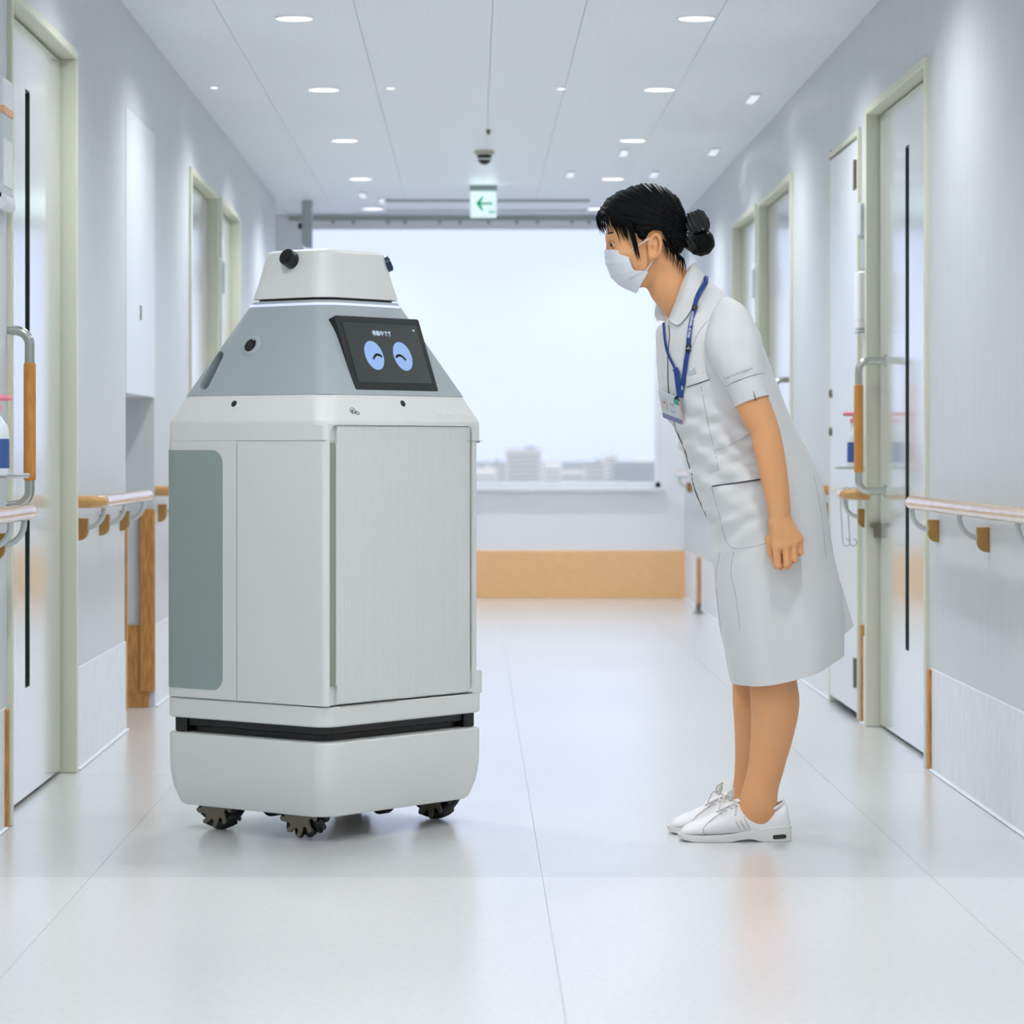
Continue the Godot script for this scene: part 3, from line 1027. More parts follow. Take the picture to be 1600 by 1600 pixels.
func build_robot() -> void:
	var white := paint("robot_white", Color(0.90, 0.905, 0.89), 0.42)
	var grey := paint("robot_grey", Color(0.655, 0.70, 0.705), 0.5)
	var panel := paint("robot_panel", Color(0.60, 0.66, 0.64), 0.55)
	var black := paint("robot_black", Color(0.045, 0.055, 0.055), 0.4)
	var seam := paint("robot_seam", Color(0.62, 0.62, 0.59), 0.6)
	var olive := paint("robot_olive", Color(0.60, 0.61, 0.55), 0.45)
	var rubber := paint("robot_rubber", Color(0.07, 0.09, 0.10), 0.55)
	var bronze := paint("robot_bronze", Color(0.46, 0.43, 0.38), 0.45, {"metallic": 0.6})
	var lensm := paint("robot_lens", Color(0.015, 0.03, 0.03), 0.12)
	var o := thing("delivery_robot", "tall white and grey delivery robot with a tilted screen showing two smiling eyes", "robot", Vector3(-0.3655, 0.0103, -7.70), deg_to_rad(51.0))
	o.scale = Vector3.ONE * 0.989

	# lower bumper
	var g := Geo.new()
	g.loft([ring(RX - 0.04, RZ - 0.04, 0.05, 0.050), ring(RX - 0.024, RZ - 0.024, 0.05, 0.0505), ring(RX - 0.018, RZ - 0.018, 0.05, 0.056), ring(RX - 0.006, RZ - 0.006, 0.046, 0.098), ring(RX - 0.001, RZ - 0.001, 0.044, 0.14), ring(RX, RZ, 0.044, 0.17),
		ring(RX, RZ, 0.044, 0.226), ring(RX - 0.002, RZ - 0.002, 0.044, 0.2305), ring(RX - 0.007, RZ - 0.007, 0.044, 0.232), ring(RX - 0.06, RZ - 0.06, 0.04, 0.2325)])
	part("bumper", g, white, o)
	# the dark gap that holds the sensors
	g = Geo.new()
	g.loft([ring(RX - 0.045, RZ - 0.045, 0.035, 0.228), ring(RX - 0.045, RZ - 0.045, 0.035, 0.246), ring(RX - 0.03, RZ - 0.03, 0.035, 0.250), ring(RX - 0.03, RZ - 0.03, 0.035, 0.276)])
	g.box(Vector3(-RX + 0.04, 0.252, -RZ + 0.04), Vector3(0.04, 0.046, 0.04), 0.006)
	g.box(Vector3(RX - 0.04, 0.252, RZ - 0.04), Vector3(0.04, 0.046, 0.04), 0.006)
	part("sensor_gap", g, black, o)
	# band under the body
	g = Geo.new()
	g.loft([ring(RX - 0.05, RZ - 0.05, 0.04, 0.2695), ring(RX - 0.004, RZ - 0.004, 0.04, 0.270), ring(RX, RZ, 0.042, 0.274), ring(RX, RZ, 0.042, 0.317), ring(RX - 0.0015, RZ - 0.0015, 0.042, 0.3185), ring(RX - 0.01, RZ - 0.01, 0.04, 0.319)])
	part("lower_band", g, white, o)

	# body, its front cut back for the shutter, its far front corner set in a little
	var nx0 := -0.293
	var nx1 := 0.252
	var deep := 0.012
	var body_top := 0.961
	var bx := Geo.new()
	bx.loft([body_plan(0.3215, nx0, nx1, deep, 0.0), body_plan(body_top, nx0, nx1, deep, 0.0)])
	# round fillers in the corners of the shutter opening
	for q in [[nx0, 0.324, 1, 1], [nx1, 0.324, -1, 1]]:
		corner_fill(bx, q[0], q[1], q[2], q[3], 0.022, RZ - deep, RZ - 0.0004)
	var body := part("body", bx, white, o, 30.0)
	g = Geo.new()
	g.loft([ring(0.03, 0.03, 0.02, 0.319, RX - 0.034), ring(0.03, 0.03, 0.02, 0.374, RX - 0.034), ring(0.027, 0.027, 0.018, 0.378, RX - 0.034)])
	for i in g.p.size():
		g.p[i].z += RZ - 0.031
	part("corner_foot", g, white, o)
	# thin panel seams on the robot's flank
	for q in [[Vector3(-RX + 0.0005, 0.64, RZ - 0.292), Vector3(0.0024, 0.632, 0.0014)], [Vector3(-RX + 0.0005, body_top, RZ - 0.15), Vector3(0.0024, 0.0014, 0.3)],
			[Vector3(-RX + 0.0005, 0.3195, RZ - 0.30), Vector3(0.0024, 0.0016, 0.40)], [Vector3(-0.15, 0.3195, RZ), Vector3(0.21, 0.0016, 0.0024)], [Vector3(0.262, body_top, RZ), Vector3(0.06, 0.0014, 0.0024)]]:
		g = Geo.new()
		g.box(q[0], q[1])
		part("panel_seam", g, seam, body)
	# grey side panel that wraps round the far flank corner
	g = Geo.new()
	wrap_panel(g, 0.344, 0.938, 0.34)
	part("side_panel", g, panel, o)

	# shutter of thin upright slats
	g = Geo.new()
	var pts := PackedVector2Array()
	var zf := RZ - deep
	var n := 40
	var x0 := nx0 + 0.030
	var w := (nx1 - 0.006 - x0) / n
	pts.append(Vector2(nx1 - 0.006, zf - 0.004))
	pts.append(Vector2(x0, zf - 0.004))
	for i in n:
		pts.append(Vector2(x0 + w * i, zf + 0.0090))
		pts.append(Vector2(x0 + w * (i + 0.10), zf + 0.0099))
		pts.append(Vector2(x0 + w * (i + 0.90), zf + 0.0099))
	pts.append(Vector2(nx1 - 0.006, zf + 0.0090))
	g.prism(pts, 0.325, 0.9965, 0.0, Transform3D(Basis(Vector3.RIGHT, Vector3.FORWARD * -1.0, Vector3.UP), Vector3.ZERO))
	var sh := part("shutter", g, paint("robot_shutter", Color(0.88, 0.89, 0.88), 0.42), o, 12.0)
	for q in [[Vector3(nx1 - 0.003, 0.66, zf + 0.001), Vector3(0.006, 0.675, 0.008)], [Vector3(nx0 + 0.0015, 0.663, zf + 0.003), Vector3(0.003, 0.58, 0.012)]]:
		g = Geo.new()
		g.box(q[0], q[1])
		part("gap_shade_strip", g, black, sh)  # black strips put in for the shade inside the shutter recess
	g = Geo.new()
	g.prism(rrect(0.012, 0.294, 0.011), zf - 0.002, zf + 0.0096, 0.002, Transform3D(Basis(), Vector3(nx0 + 0.0155, 0.663, 0)))
	part("door_grip", g, olive, sh)
	g = Geo.new()
	g.tube([Vector3(nx0 + 0.0275, 0.372, zf + 0.0085), Vector3(nx0 + 0.0275, 0.952, zf + 0.0085)], 0.0022, 8)
	part("grip_edge", g, white, sh)

	# shoulder: belt with the top of the shutter opening, then the sloping white band
	g = Geo.new()
	g.loft([belt_plan(0.9615, nx0, nx1, deep), belt_plan(0.9985, nx0, nx1, deep)])
	corner_fill(g, nx0, 0.9985, 1, -1, 0.026, RZ - deep, RZ - 0.0004)
	corner_fill(g, nx1, 0.9985, -1, -1, 0.018, RZ - deep, RZ - 0.0004)
	g.loft([ring(RX, RZ, 0.044, 0.9985), ring(RX, RZ, 0.044, 1.006), ring(RX * 0.994, RZ * 0.994, 0.044, 1.0115), ring(RX * 0.948, RZ * 0.948, 0.046, 1.041), ring(RX * 0.9, RZ * 0.9, 0.05, 1.0725), ring(RX * 0.87, RZ * 0.86, 0.056, 1.073)])
	part("shoulder", g, white, o, 30.0)
	g = Geo.new()
	g.box(Vector3(RX - 0.024, 0.9595, RZ - 0.024), Vector3(0.026, 0.006, 0.026), 0.002)
	part("corner_clip", g, seam, o)
	# grey hood
	g = Geo.new()
	var rr := [ring(RX * 0.87, RZ * 0.87, 0.05, 1.0715)]
	for i in 10:
		# close rings at both ends keep the edges crisp
		var u: float = [0.0, 0.004, 0.14, 0.28, 0.42, 0.56, 0.7, 0.85, 0.996, 1.0][i]
		var y := lerpf(1.0735, 1.3105, u)
		var k := slope_at(y)
		rr.append(ring(RX * k - 0.001, RZ * k - 0.001, lerpf(0.038, 0.060, u), y))
	rr.append(ring(0.11, 0.10, 0.06, 1.312))
	g.loft(rr)
	# the finger slot is cut into its flank
	var hood := CSGCombiner3D.new()
	hood.name = "hood"
	hood.material_override = grey
	o.add_child(hood, true)
	var shell := CSGMesh3D.new()
	shell.name = "hood_shell"
	shell.mesh = g.mesh(60.0)
	hood.add_child(shell)
	# ring of light below the cap
	g = Geo.new()
	var k0 := slope_at(1.297)
	var k1 := slope_at(1.3035)
	g.loft([ring(RX * k0 - 0.002, RZ * k0 - 0.002, 0.059, 1.2968), ring(RX * k0 + 0.0006, RZ * k0 + 0.0006, 0.06, 1.297), ring(RX * k1 + 0.0006, RZ * k1 + 0.0006, 0.06, 1.3035), ring(RX * k1 - 0.003, RZ * k1 - 0.003, 0.058, 1.3038)])
	part("light_ring", g, paint("ring_glow", Color(0.85, 0.87, 1.0), 0.4, {"emission_enabled": true, "emission": Color(0.80, 0.82, 1.0), "emission_energy_multiplier": 0.5}), o)
	g = Geo.new()
	g.loft([ring(0.142, 0.126, 0.05, 1.311), ring(0.142, 0.126, 0.05, 1.318)])
	part("neck_gap", g, black, o)
	# cap
	g = Geo.new()
	var cap_rings := [ring(RX * 0.48, RZ * 0.48, 0.053, 1.3168), ring(RX * 0.500, RZ * 0.500, 0.055, 1.317), ring(RX * 0.501, RZ * 0.501, 0.055, 1.3195)]
	for q in [[0.468, 1.356], [0.436, 1.395], [0.409, 1.428], [0.401, 1.434], [0.38, 1.4385], [0.25, 1.443], [0.12, 1.4455], [0.03, 1.446]]:
		cap_rings.append(ring(RX * q[0], RZ * q[0], 0.056 * q[0] / 0.50, q[1]))
	g.loft(cap_rings)
	var cap := part("cap", g, white, o)
	# two dark ranging cylinders that look out of the cap's flanks
	for s in [-1.0, 1.0]:
		# the dark one in the middle of a flank, the blue one on the opposite front corner
		var nrm := Vector3(-1, 0.42, 0).normalized() if s < 0 else Vector3(0.629, 0.40, 0.777).normalized()
		var c := Vector3(-0.122, 1.408, 0.004) if s < 0 else Vector3(0.104, 1.402, 0.083)
		g = Geo.new()
		g.lathe([Vector2(0, -0.03), Vector2(0.0215, -0.03), Vector2(0.0215, 0.034), Vector2(0.020, 0.036), Vector2(0.0, 0.036)], 28, Transform3D(Basis(Quaternion(Vector3.UP, nrm)), c))
		var eye := part("range_sensor", g, paint("sensor_black", Color(0.04, 0.05, 0.055), 0.35) if s < 0 else paint("sensor_blue", Color(0.10, 0.22, 0.33), 0.35), o)
		g = Geo.new()
		g.lathe([Vector2(0, 0.0355), Vector2(0.016, 0.0355), Vector2(0.016, 0.0375), Vector2(0, 0.0375)], 24, Transform3D(Basis(Quaternion(Vector3.UP, nrm)), c))
		part("sensor_face", g, lensm, eye)
		# the rounded seat moulded round it
		g = Geo.new()
		g.lathe([Vector2(0.052, -0.034), Vector2(0.047, -0.012), Vector2(0.039, -0.002), Vector2(0.027, 0.0), Vector2(0.0, 0.0)], 28, Transform3D(Basis(Quaternion(Vector3.UP, (nrm - Vector3(0, 0.13, 0)).normalized())), c + Vector3(0, -0.014, 0) - nrm * 0.002))
		part("sensor_seat", g, white, cap)

	# lenses: one on the grey flank, two small ones on the white band, a long finger slot
	var flank := Vector3(-1, 0.455 * 1.1, 0).normalized()
	var hk := slope_at(1.198)
	g = Geo.new()
	var lx := frame_on(Vector3(-RX * hk - 0.0005, 1.198, -0.058), flank)
	g.lathe([Vector2(0.0, 0.006), Vector2(0.0155, 0.006), Vector2(0.0185, 0.003), Vector2(0.0205, -0.004), Vector2(0.0, -0.004)], 28, lx * Transform3D(Basis(Vector3.RIGHT, PI / 2), Vector3.ZERO))
	part("camera_lens", g, lensm, o)
	g = Geo.new()
	g.lathe([Vector2(0.0205, 0.0035), Vector2(0.024, 0.003), Vector2(0.03, -0.001), Vector2(0.0205, -0.003)], 28, lx * Transform3D(Basis(Vector3.RIGHT, PI / 2), Vector3.ZERO))
	part("lens_rim", g, grey, hood)
	for q in [[Vector3(-1, 0.54, 0), Vector3(-RX * slope_at(1.053), 1.053, -0.048)], [Vector3(0, 0.475, 1), Vector3(0.002, 1.054, RZ * slope_at(1.054))]]:
		g = Geo.new()
		g.lathe([Vector2(0.0, 0.0015), Vector2(0.0075, 0.0015), Vector2(0.009, 0.0), Vector2(0.009, -0.004), Vector2(0.0, -0.004)], 20, frame_on(q[1], q[0]) * Transform3D(Basis(Vector3.RIGHT, PI / 2), Vector3.ZERO))
		part("small_lens", g, lensm, o)
	var sy := 1.138
	g = Geo.new()
	g.prism(rrect(0.0165, 0.055, 0.016), -0.045, 0.02, 0.0, frame_on(Vector3(-RX * slope_at(sy) + 0.001, sy, -0.166), flank) * Transform3D(Basis(Vector3.BACK, deg_to_rad(-9)), Vector3.ZERO))
	var cut := CSGMesh3D.new()
	cut.name = "finger_slot"
	cut.mesh = g.mesh(0.0)
	cut.operation = CSGShape3D.OPERATION_SUBTRACTION
	hood.add_child(cut)

	# screen in its dark frame
	var tilt := deg_to_rad(20.0)
	var sf := Transform3D(Basis(Vector3.RIGHT, -tilt), Vector3(0.0, 1.178, 0.207))
	g = Geo.new()
	g.prism(rrect(0.160, 0.099, 0.006), -0.032, 0.0, 0.003, sf)
	var scr := part("screen", g, paint("screen_frame", Color(0.06, 0.085, 0.09), 0.4), o)
	g = Geo.new()
	g.prism(rrect(0.1405, 0.0785, 0.001), -0.001, 0.0008, 0.0, sf * Transform3D(Basis(), Vector3(-0.001, 0.001, 0)))
	part("screen_panel", g, paint("screen_dark_glow", Color(0.10, 0.115, 0.11), 0.25, {"emission_enabled": true, "emission": Color(0.235, 0.265, 0.26), "emission_energy_multiplier": 0.5}), scr)
	var blue := paint("screen_blue_glow", Color(0.25, 0.32, 0.42), 0.3, {"emission_enabled": true, "emission": Color(0.62, 0.76, 0.98), "emission_energy_multiplier": 0.75})
	var dark := paint("screen_stroke", Color(0.12, 0.13, 0.13), 0.4)
	for s in [-1.0, 1.0]:
		var c := Vector2(-0.0555 if s < 0 else 0.0535, -0.006)
		g = Geo.new()
		var oval := PackedVector2Array()
		for i in 40:
			oval.append(c + Vector2(cos(TAU * i / 40) * 0.0345, sin(TAU * i / 40) * 0.0385))
		g.prism(oval, 0.0, 0.0012, 0.0, sf)
		var eye := part("eye_light", g, blue, scr)
		g = Geo.new()
		var arc := []
		for i in 11:
			var u := -1.0 + i / 5.0
			arc.append(Vector2(c.x + 0.0165 * u - s * 0.010, c.y - 0.006 + 0.008 * (1.0 - u * u) - 0.003 * s * u))
		strokes(g, [arc], 0.0064, 0.0006, sf * Transform3D(Basis(), Vector3(0, 0, 0.0012)))
		part("eye_stroke", g, dark, eye)
	# the line of writing over the eyes, drawn stroke by stroke
	var glow := paint("screen_text_glow", Color(0.4, 0.45, 0.5), 0.4, {"emission_enabled": true, "emission": Color(0.85, 0.92, 1.0), "emission_energy_multiplier": 0.7})
	g = Geo.new()
	var glyphs := [
		[[[1, 9], [4, 10]], [[0, 7], [4.5, 7]], [[2.4, 9.4], [2.4, 0]], [[2.2, 6.5], [0.2, 3]], [[2.6, 6.3], [4.4, 4]], [[6.6, 10], [5, 7.6]], [[6.2, 8.8], [9.2, 8.8], [7.5, 6.6], [5, 5.4]], [[6.6, 7.6], [7.6, 6.9]], [[7.2, 5.6], [5, 3]], [[6.9, 4.6], [9.8, 4.6], [8, 1.8], [5, 0]], [[7, 3.2], [8, 2.5]]],
		[[[0.5, 9], [4.8, 9.5]], [[0, 7.6], [5.2, 7.6]], [[2.6, 9.2], [2.6, 0.8]], [[0.6, 6.4], [4.6, 6.4], [4.6, 3.6], [0.6, 3.6], [0.6, 6.4]], [[0.6, 5], [4.6, 5]], [[0.2, 2.2], [5, 2.2]], [[0, 0.6], [5.4, 1]], [[5.6, 7.4], [9.8, 7.4], [9.4, 1], [8.2, 0.4]], [[7.4, 10], [7.2, 5], [5.8, 0.4]]],
		[[[1, 8], [9, 8], [9, 3.6], [1, 3.6], [1, 8]], [[5, 10], [5, 0]]],
		[[[0.6, 8.4], [8.4, 8.8]], [[7.2, 8.6], [4.6, 6.4], [3.8, 4], [4.8, 1.4], [7.4, 0.4]], [[7.4, 6.6], [8.2, 5.4]], [[8.8, 7.2], [9.6, 6]]],
		[[[0.4, 8], [9.6, 8]], [[5.6, 10], [5.6, 3.4], [4.6, 0.6], [2.6, -0.4]], [[5.6, 5.6], [4.2, 6], [3.4, 4.8], [4.4, 3.8], [5.6, 4.8]]]]
	for k in 5:
		var lines := []
		for l in glyphs[k]:
			var pl := []
			for q in l:
				pl.append(Vector2(q[0], q[1]) * 0.00130)
			lines.append(pl)
		strokes(g, lines, 0.0013, 0.0006, sf * Transform3D(Basis(), Vector3(-0.0385 + k * 0.0145, 0.0475, 0.0008)))
	strokes(g, [[Vector2(0, 0), Vector2(0.003, 0.003)], [Vector2(0.0005, 0.003), Vector2(0.003, 0)], [Vector2(0.006, 0.003), Vector2(0.006, 0.0)]], 0.0016, 0.0006, sf * Transform3D(Basis(), Vector3(0.121, 0.064, 0.0008)))
	part("screen_text", g, glow, scr)
	var l := AreaLight3D.new()
	l.name = "screen_light"
	scr.add_child(l)
	l.transform = sf * Transform3D(Basis(Vector3.UP, PI), Vector3(0, 0, 0.006))
	l.area_size = Vector2(0.2, 0.08)
	l.light_energy = 0.006
	l.light_color = Color(0.7, 0.82, 1.0)
	l.shadow_enabled = true

	# touch mark on the white band, and the faint raised lettering
	var band := Vector3(0, 0.475, 1)
	var tf := frame_on(Vector3(-0.197, 1.034, RZ * slope_at(1.034) + 0.0004), band)
	g = Geo.new()
	var loop := []
	for i in 17:
		var a := TAU * i / 16.0
		loop.append(Vector2(cos(a) * 0.0095, sin(a) * 0.0075))
	strokes(g, [loop, [Vector2(-0.004, -0.002), Vector2(-0.002, 0.003), Vector2(0.0, -0.003), Vector2(0.003, 0.003)], [Vector2(-0.006, 0.001), Vector2(-0.003, -0.004)]], 0.0012, 0.0005, tf)
	for i in 17:
		loop[i] = Vector2(0.014, -0.006) + Vector2(cos(TAU * i / 16.0) * 0.007, sin(TAU * i / 16.0) * 0.0035).rotated(-0.3)
	strokes(g, [loop, [Vector2(0.006, -0.003), Vector2(0.01, -0.005)]], 0.0014, 0.0005, tf)
	part("touch_mark", g, paint("mark_grey", Color(0.30, 0.32, 0.30), 0.5), o)
	g = Geo.new()
	for i in 9:
		if i == 5:
			continue
		g.box(Vector3(-0.055 + i * 0.0125, 0, 0), Vector3(0.009, 0.012 if i % 3 else 0.009, 0.0012), 0.0003, frame_on(Vector3(0.186, 1.030, RZ * slope_at(1.030)), band))
	part("raised_mark", g, paint("robot_raised", Color(0.92, 0.92, 0.91), 0.5), o)

	# mecanum wheels near the corners, two plain castors between them
	for q in [[-1, 1], [-1, -1], [1, 1], [1, -1]]:
		mecanum(o, Vector3(-0.235 if q[0] < 0 else 0.262, 0.0566, q[1] * 0.142), q[0], q[1], rubber, bronze)
	for q in [Vector3(-0.03, 0.045, 0.03), Vector3(0.08, 0.05, 0.12), Vector3(-0.14, 0.052, -0.05)]:
		g = Geo.new()
		g.lathe([Vector2(0, -0.02), Vector2(0.028, -0.02), Vector2(0.032, -0.014), Vector2(0.032, 0.014), Vector2(0.028, 0.02), Vector2(0, 0.02)], 24, Transform3D(Basis(Vector3.BACK, PI / 2), q))
		part("castor", g, rubber, o)

# cross-section of the body with the shutter's recess cut from its front
func body_plan(y: float, nx0: float, nx1: float, deep: float, _grow: float) -> PackedVector3Array:
	var out := PackedVector3Array()
	for v in notched(RX, RZ, 0.04, nx0, nx1, deep, 0.014):
		out.append(Vector3(v.x, y, v.y))
	return out

func belt_plan(y: float, nx0: float, nx1: float, deep: float) -> PackedVector3Array:
	var out := PackedVector3Array()
	for v in notched(RX, RZ, 0.044, nx0, nx1, deep, 0.0):
		out.append(Vector3(v.x, y, v.y))
	return out

func notched(hx: float, hz: float, r: float, nx0: float, nx1: float, deep: float, cut: float) -> PackedVector2Array:
	var out := PackedVector2Array()
	for q in 4:
		var sx: float = [1, -1, -1, 1][q]
		var sz: float = [1, 1, -1, -1][q]
		var hxx := hx - (cut if sx > 0 else 0.0)
		# the front flank corner by the shutter stays tight enough to leave the recess whole
		var rr := minf(r, 0.0152) if (sz > 0 and sx < 0) else r
		for k in 9:
			var a := PI / 2 * (q + k / 8.0)
			out.append(Vector2(sx * (hxx - rr) + cos(a) * rr, sz * (hz - rr) + sin(a) * rr))
		if q == 0:
			out.append(Vector2(nx1, hz)); out.append(Vector2(nx1, hz - deep))
			out.append(Vector2(nx0, hz - deep)); out.append(Vector2(nx0, hz))
	return out

func corner_fill(g: Geo, x: float, y: float, sx: int, sy: int, r: float, z0: float, z1: float) -> void:
	var poly := PackedVector2Array([Vector2(x, y)])
	for i in 9:
		var a := PI / 2 * i / 8.0
		poly.append(Vector2(x + sx * (r - r * sin(a)), y + sy * (r - r * cos(a))))
	g.prism(poly, z0, z1)

# thin panel on the flank from a distance behind the near corner, round the far corner, with rounded ends
func wrap_panel(g: Geo, y0: float, y1: float, from: float) -> void:
	var path := []
	var total := 0.0
	var z := RZ - from
	var rc := 0.04
	var straight := z - (-RZ + rc)
	for i in 25:
		path.append([Vector2(-RX, z - straight * (i / 24.0) * 1.0), Vector2(-1, 0), straight * i / 24.0])
	for i in range(1, 9):
		var a := PI / 2 * i / 8.0
		path.append([Vector2(-RX + rc - cos(a) * rc, -RZ + rc - sin(a) * rc), Vector2(-cos(a), -sin(a)), straight + rc * a])
	for i in range(1, 5):
		path.append([Vector2(-RX + rc + 0.03 * i, -RZ), Vector2(0, -1), straight + rc * PI / 2 + 0.03 * i])
	# more columns where the corners are round
	var cols := []
	var r := 0.034
	for i in 9:
		var s := r * (1.0 - cos(PI / 2 * i / 8.0))
		cols.append([Vector2(-RX, z - s), Vector2(-1, 0), s])
	for q in path:
		if q[2] > r + 0.002:
			cols.append(q)
	var outer := []
	var inner := []
	for q in cols:
		var s: float = q[2]
		var e := 0.0
		if s < r:
			e = r - sqrt(maxf(0.0, r * r - (r - s) * (r - s)))
		var a := PackedVector3Array()
		var b := PackedVector3Array()
		for j in 2:
			var y := y0 + e if j == 0 else y1 - e
			a.append(Vector3(q[0].x + q[1].x * 0.0014, y, q[0].y + q[1].y * 0.0014))
			b.append(Vector3(q[0].x - q[1].x * 0.001, y, q[0].y - q[1].y * 0.001))
		outer.append(a)
		inner.append(b)
	g.sheet(outer, inner)

# a mecanum wheel turns about the robot's x axis: two jagged plates with slanted rollers between
func mecanum(o: Node3D, c: Vector3, sx: int, sz: int, rubber: Material, bronze: Material) -> void:
	var w := Node3D.new()
	w.name = "wheel"
	o.add_child(w, true)
	w.position = c
	var r := 0.067
	var g := Geo.new()
	g.tube([Vector3(-0.024, 0, 0), Vector3(0.024, 0, 0)], 0.03, 20)
	part("hub", g, rubber, w)
	for s in [-1.0, 1.0]:
		g = Geo.new()
		var poly := PackedVector2Array()
		for i in 10:
			var a := TAU * (i + 0.25) / 10.0
			var k: float = 0.16 * s * sx
			for q in [[-0.26, 0.037], [-0.16, 0.045], [-0.02, 0.0555], [0.10, 0.0575], [0.17, 0.0525], [0.12, 0.043], [0.20, 0.036]]:
				var b: float = a + (q[0] + (q[1] - 0.036) * 12.0 * k)
				poly.append(Vector2(cos(b), sin(b)) * (q[1] + 0.005))
		g.prism(poly, s * 0.0255 - 0.003, s * 0.0255 + 0.003, 0.001, Transform3D(Basis(Vector3.UP, PI / 2), Vector3.ZERO))
		part("plate", g, bronze, w)
	for i in 10:
		var a := TAU * (i + 0.5) / 10.0 - PI / 2
		var rad := Vector3(0, sin(a), cos(a))
		var tan := Vector3(0, cos(a), -sin(a))
		var axis := (Vector3.RIGHT + tan * float(sx * sz)).normalized()
		g = Geo.new()
		var pts := []
		var rr := []
		for k in 9:
			var u := -1.0 + k / 4.0
			pts.append(rad * (r - 0.0135) + axis * u * 0.029)
			rr.append(0.0135 - 0.0055 * u * u)
		g.tube(pts, rr, 12)
		part("roller", g, rubber, w)

# ---------------------------------------------------------------- bodies: distance fields meshed as surface nets
class Field:
	var ca := PackedVector3Array()
	var cb := PackedVector3Array()
	var cr := PackedVector3Array()   # radius at a, radius at b, blend
	var ec := PackedVector3Array()
	var er := PackedVector3Array()
	var ek := PackedFloat32Array()
	var eb: Array[Basis] = []
	var sc := PackedVector3Array()   # hollows: centre, radii, blend
	var sr := PackedVector3Array()
	var sk := PackedFloat32Array()
	var poly := PackedVector2Array() # a side outline the shape must stay within, if any
	var groove := 0                  # which fine relief lies on the surface: 1 combed hair, 2 knot, 3 ruffled cloth
	var about := Vector3.ZERO

	func cap(a: Vector3, b: Vector3, ra: float, rb: float, k := 0.012) -> void:
		ca.append(a); cb.append(b); cr.append(Vector3(ra, rb, k))

	func chain(pts: Array, radii: Array, k := 0.012) -> void:
		for i in pts.size() - 1:
			cap(pts[i], pts[i + 1], radii[i], radii[i + 1], k)

	func ell(c: Vector3, r: Vector3, k := 0.015, turn := 0.0) -> void:
		ec.append(c); er.append(r); ek.append(k); eb.append(Basis(Vector3.BACK, -turn))

	func hollow(c: Vector3, r: Vector3, k := 0.006) -> void:
		sc.append(c); sr.append(r); sk.append(k)

	func d(p: Vector3) -> float:
		var out := 1e3
		for i in ca.size():
			var ab := cb[i] - ca[i]
			var t := clampf((p - ca[i]).dot(ab) / maxf(ab.length_squared(), 1e-9), 0.0, 1.0)
			var e := p.distance_to(ca[i] + ab * t) - lerpf(cr[i].x, cr[i].y, t)
			var k := cr[i].z
			var h := maxf(k - absf(out - e), 0.0) / k
			out = minf(out, e) - h * h * k * 0.25
		for i in ec.size():
			var q := eb[i] * (p - ec[i])
			var k0 := (q / er[i]).length()
			var k1 := (q / (er[i] * er[i])).length()
			var e := k0 * (k0 - 1.0) / maxf(k1, 1e-6) if k0 > 1e-4 else -er[i].y
			var k := ek[i]
			var h := maxf(k - absf(out - e), 0.0) / k
			out = minf(out, e) - h * h * k * 0.25
		for i in sc.size():
			var q := p - sc[i]
			var k0 := (q / sr[i]).length()
			var k1 := (q / (sr[i] * sr[i])).length()
			var e := -(k0 * (k0 - 1.0) / maxf(k1, 1e-6)) if k0 > 1e-4 else sr[i].x
			var k := sk[i]
			var h := maxf(k - absf(out - e), 0.0) / k
			out = maxf(out, e) + h * h * k * 0.25
		if poly.size():
			var e := outline(Vector2(p.x, p.y))
			var h := maxf(0.012 - absf(out - e), 0.0) / 0.012
			out = maxf(out, e) + h * h * 0.003
		if groove > 0 and absf(out) < 0.02:
			var c := p - about
			if groove == 1:
				var a := atan2(c.y, -c.x)
				var t := atan2(p.z, c.y + 0.12)
				out += 0.0011 * sin(a * 46.0 + 5.0 * sin(t * 3.0)) * smoothstep(0.02, 0.08, c.length()) + 0.0008 * sin(a * 113.0 + t * 9.0)
			elif groove == 2:
				out += 0.0008 * sin(atan2(c.y, c.x) * 9.0 + c.length() * 500.0)
			else:
				out += 0.0016 * sin(p.x * 520.0 + p.y * 330.0 + sin(p.z * 160.0) * 2.0)
		return out

	func outline(p: Vector2) -> float:
		var best := 1e9
		var s := 1.0
		var n := poly.size()
		var j := n - 1
		for i in n:
			var e := poly[j] - poly[i]
			var w := p - poly[i]
			var b := w - e * clampf(w.dot(e) / e.length_squared(), 0.0, 1.0)
			best = minf(best, b.length_squared())
			var c0 := p.y >= poly[i].y
			var c1 := p.y < poly[j].y
			var c2 := e.x * w.y > e.y * w.x
			if (c0 and c1 and c2) or (not c0 and not c1 and not c2):
				s = -s
			j = i
		return s * sqrt(best)

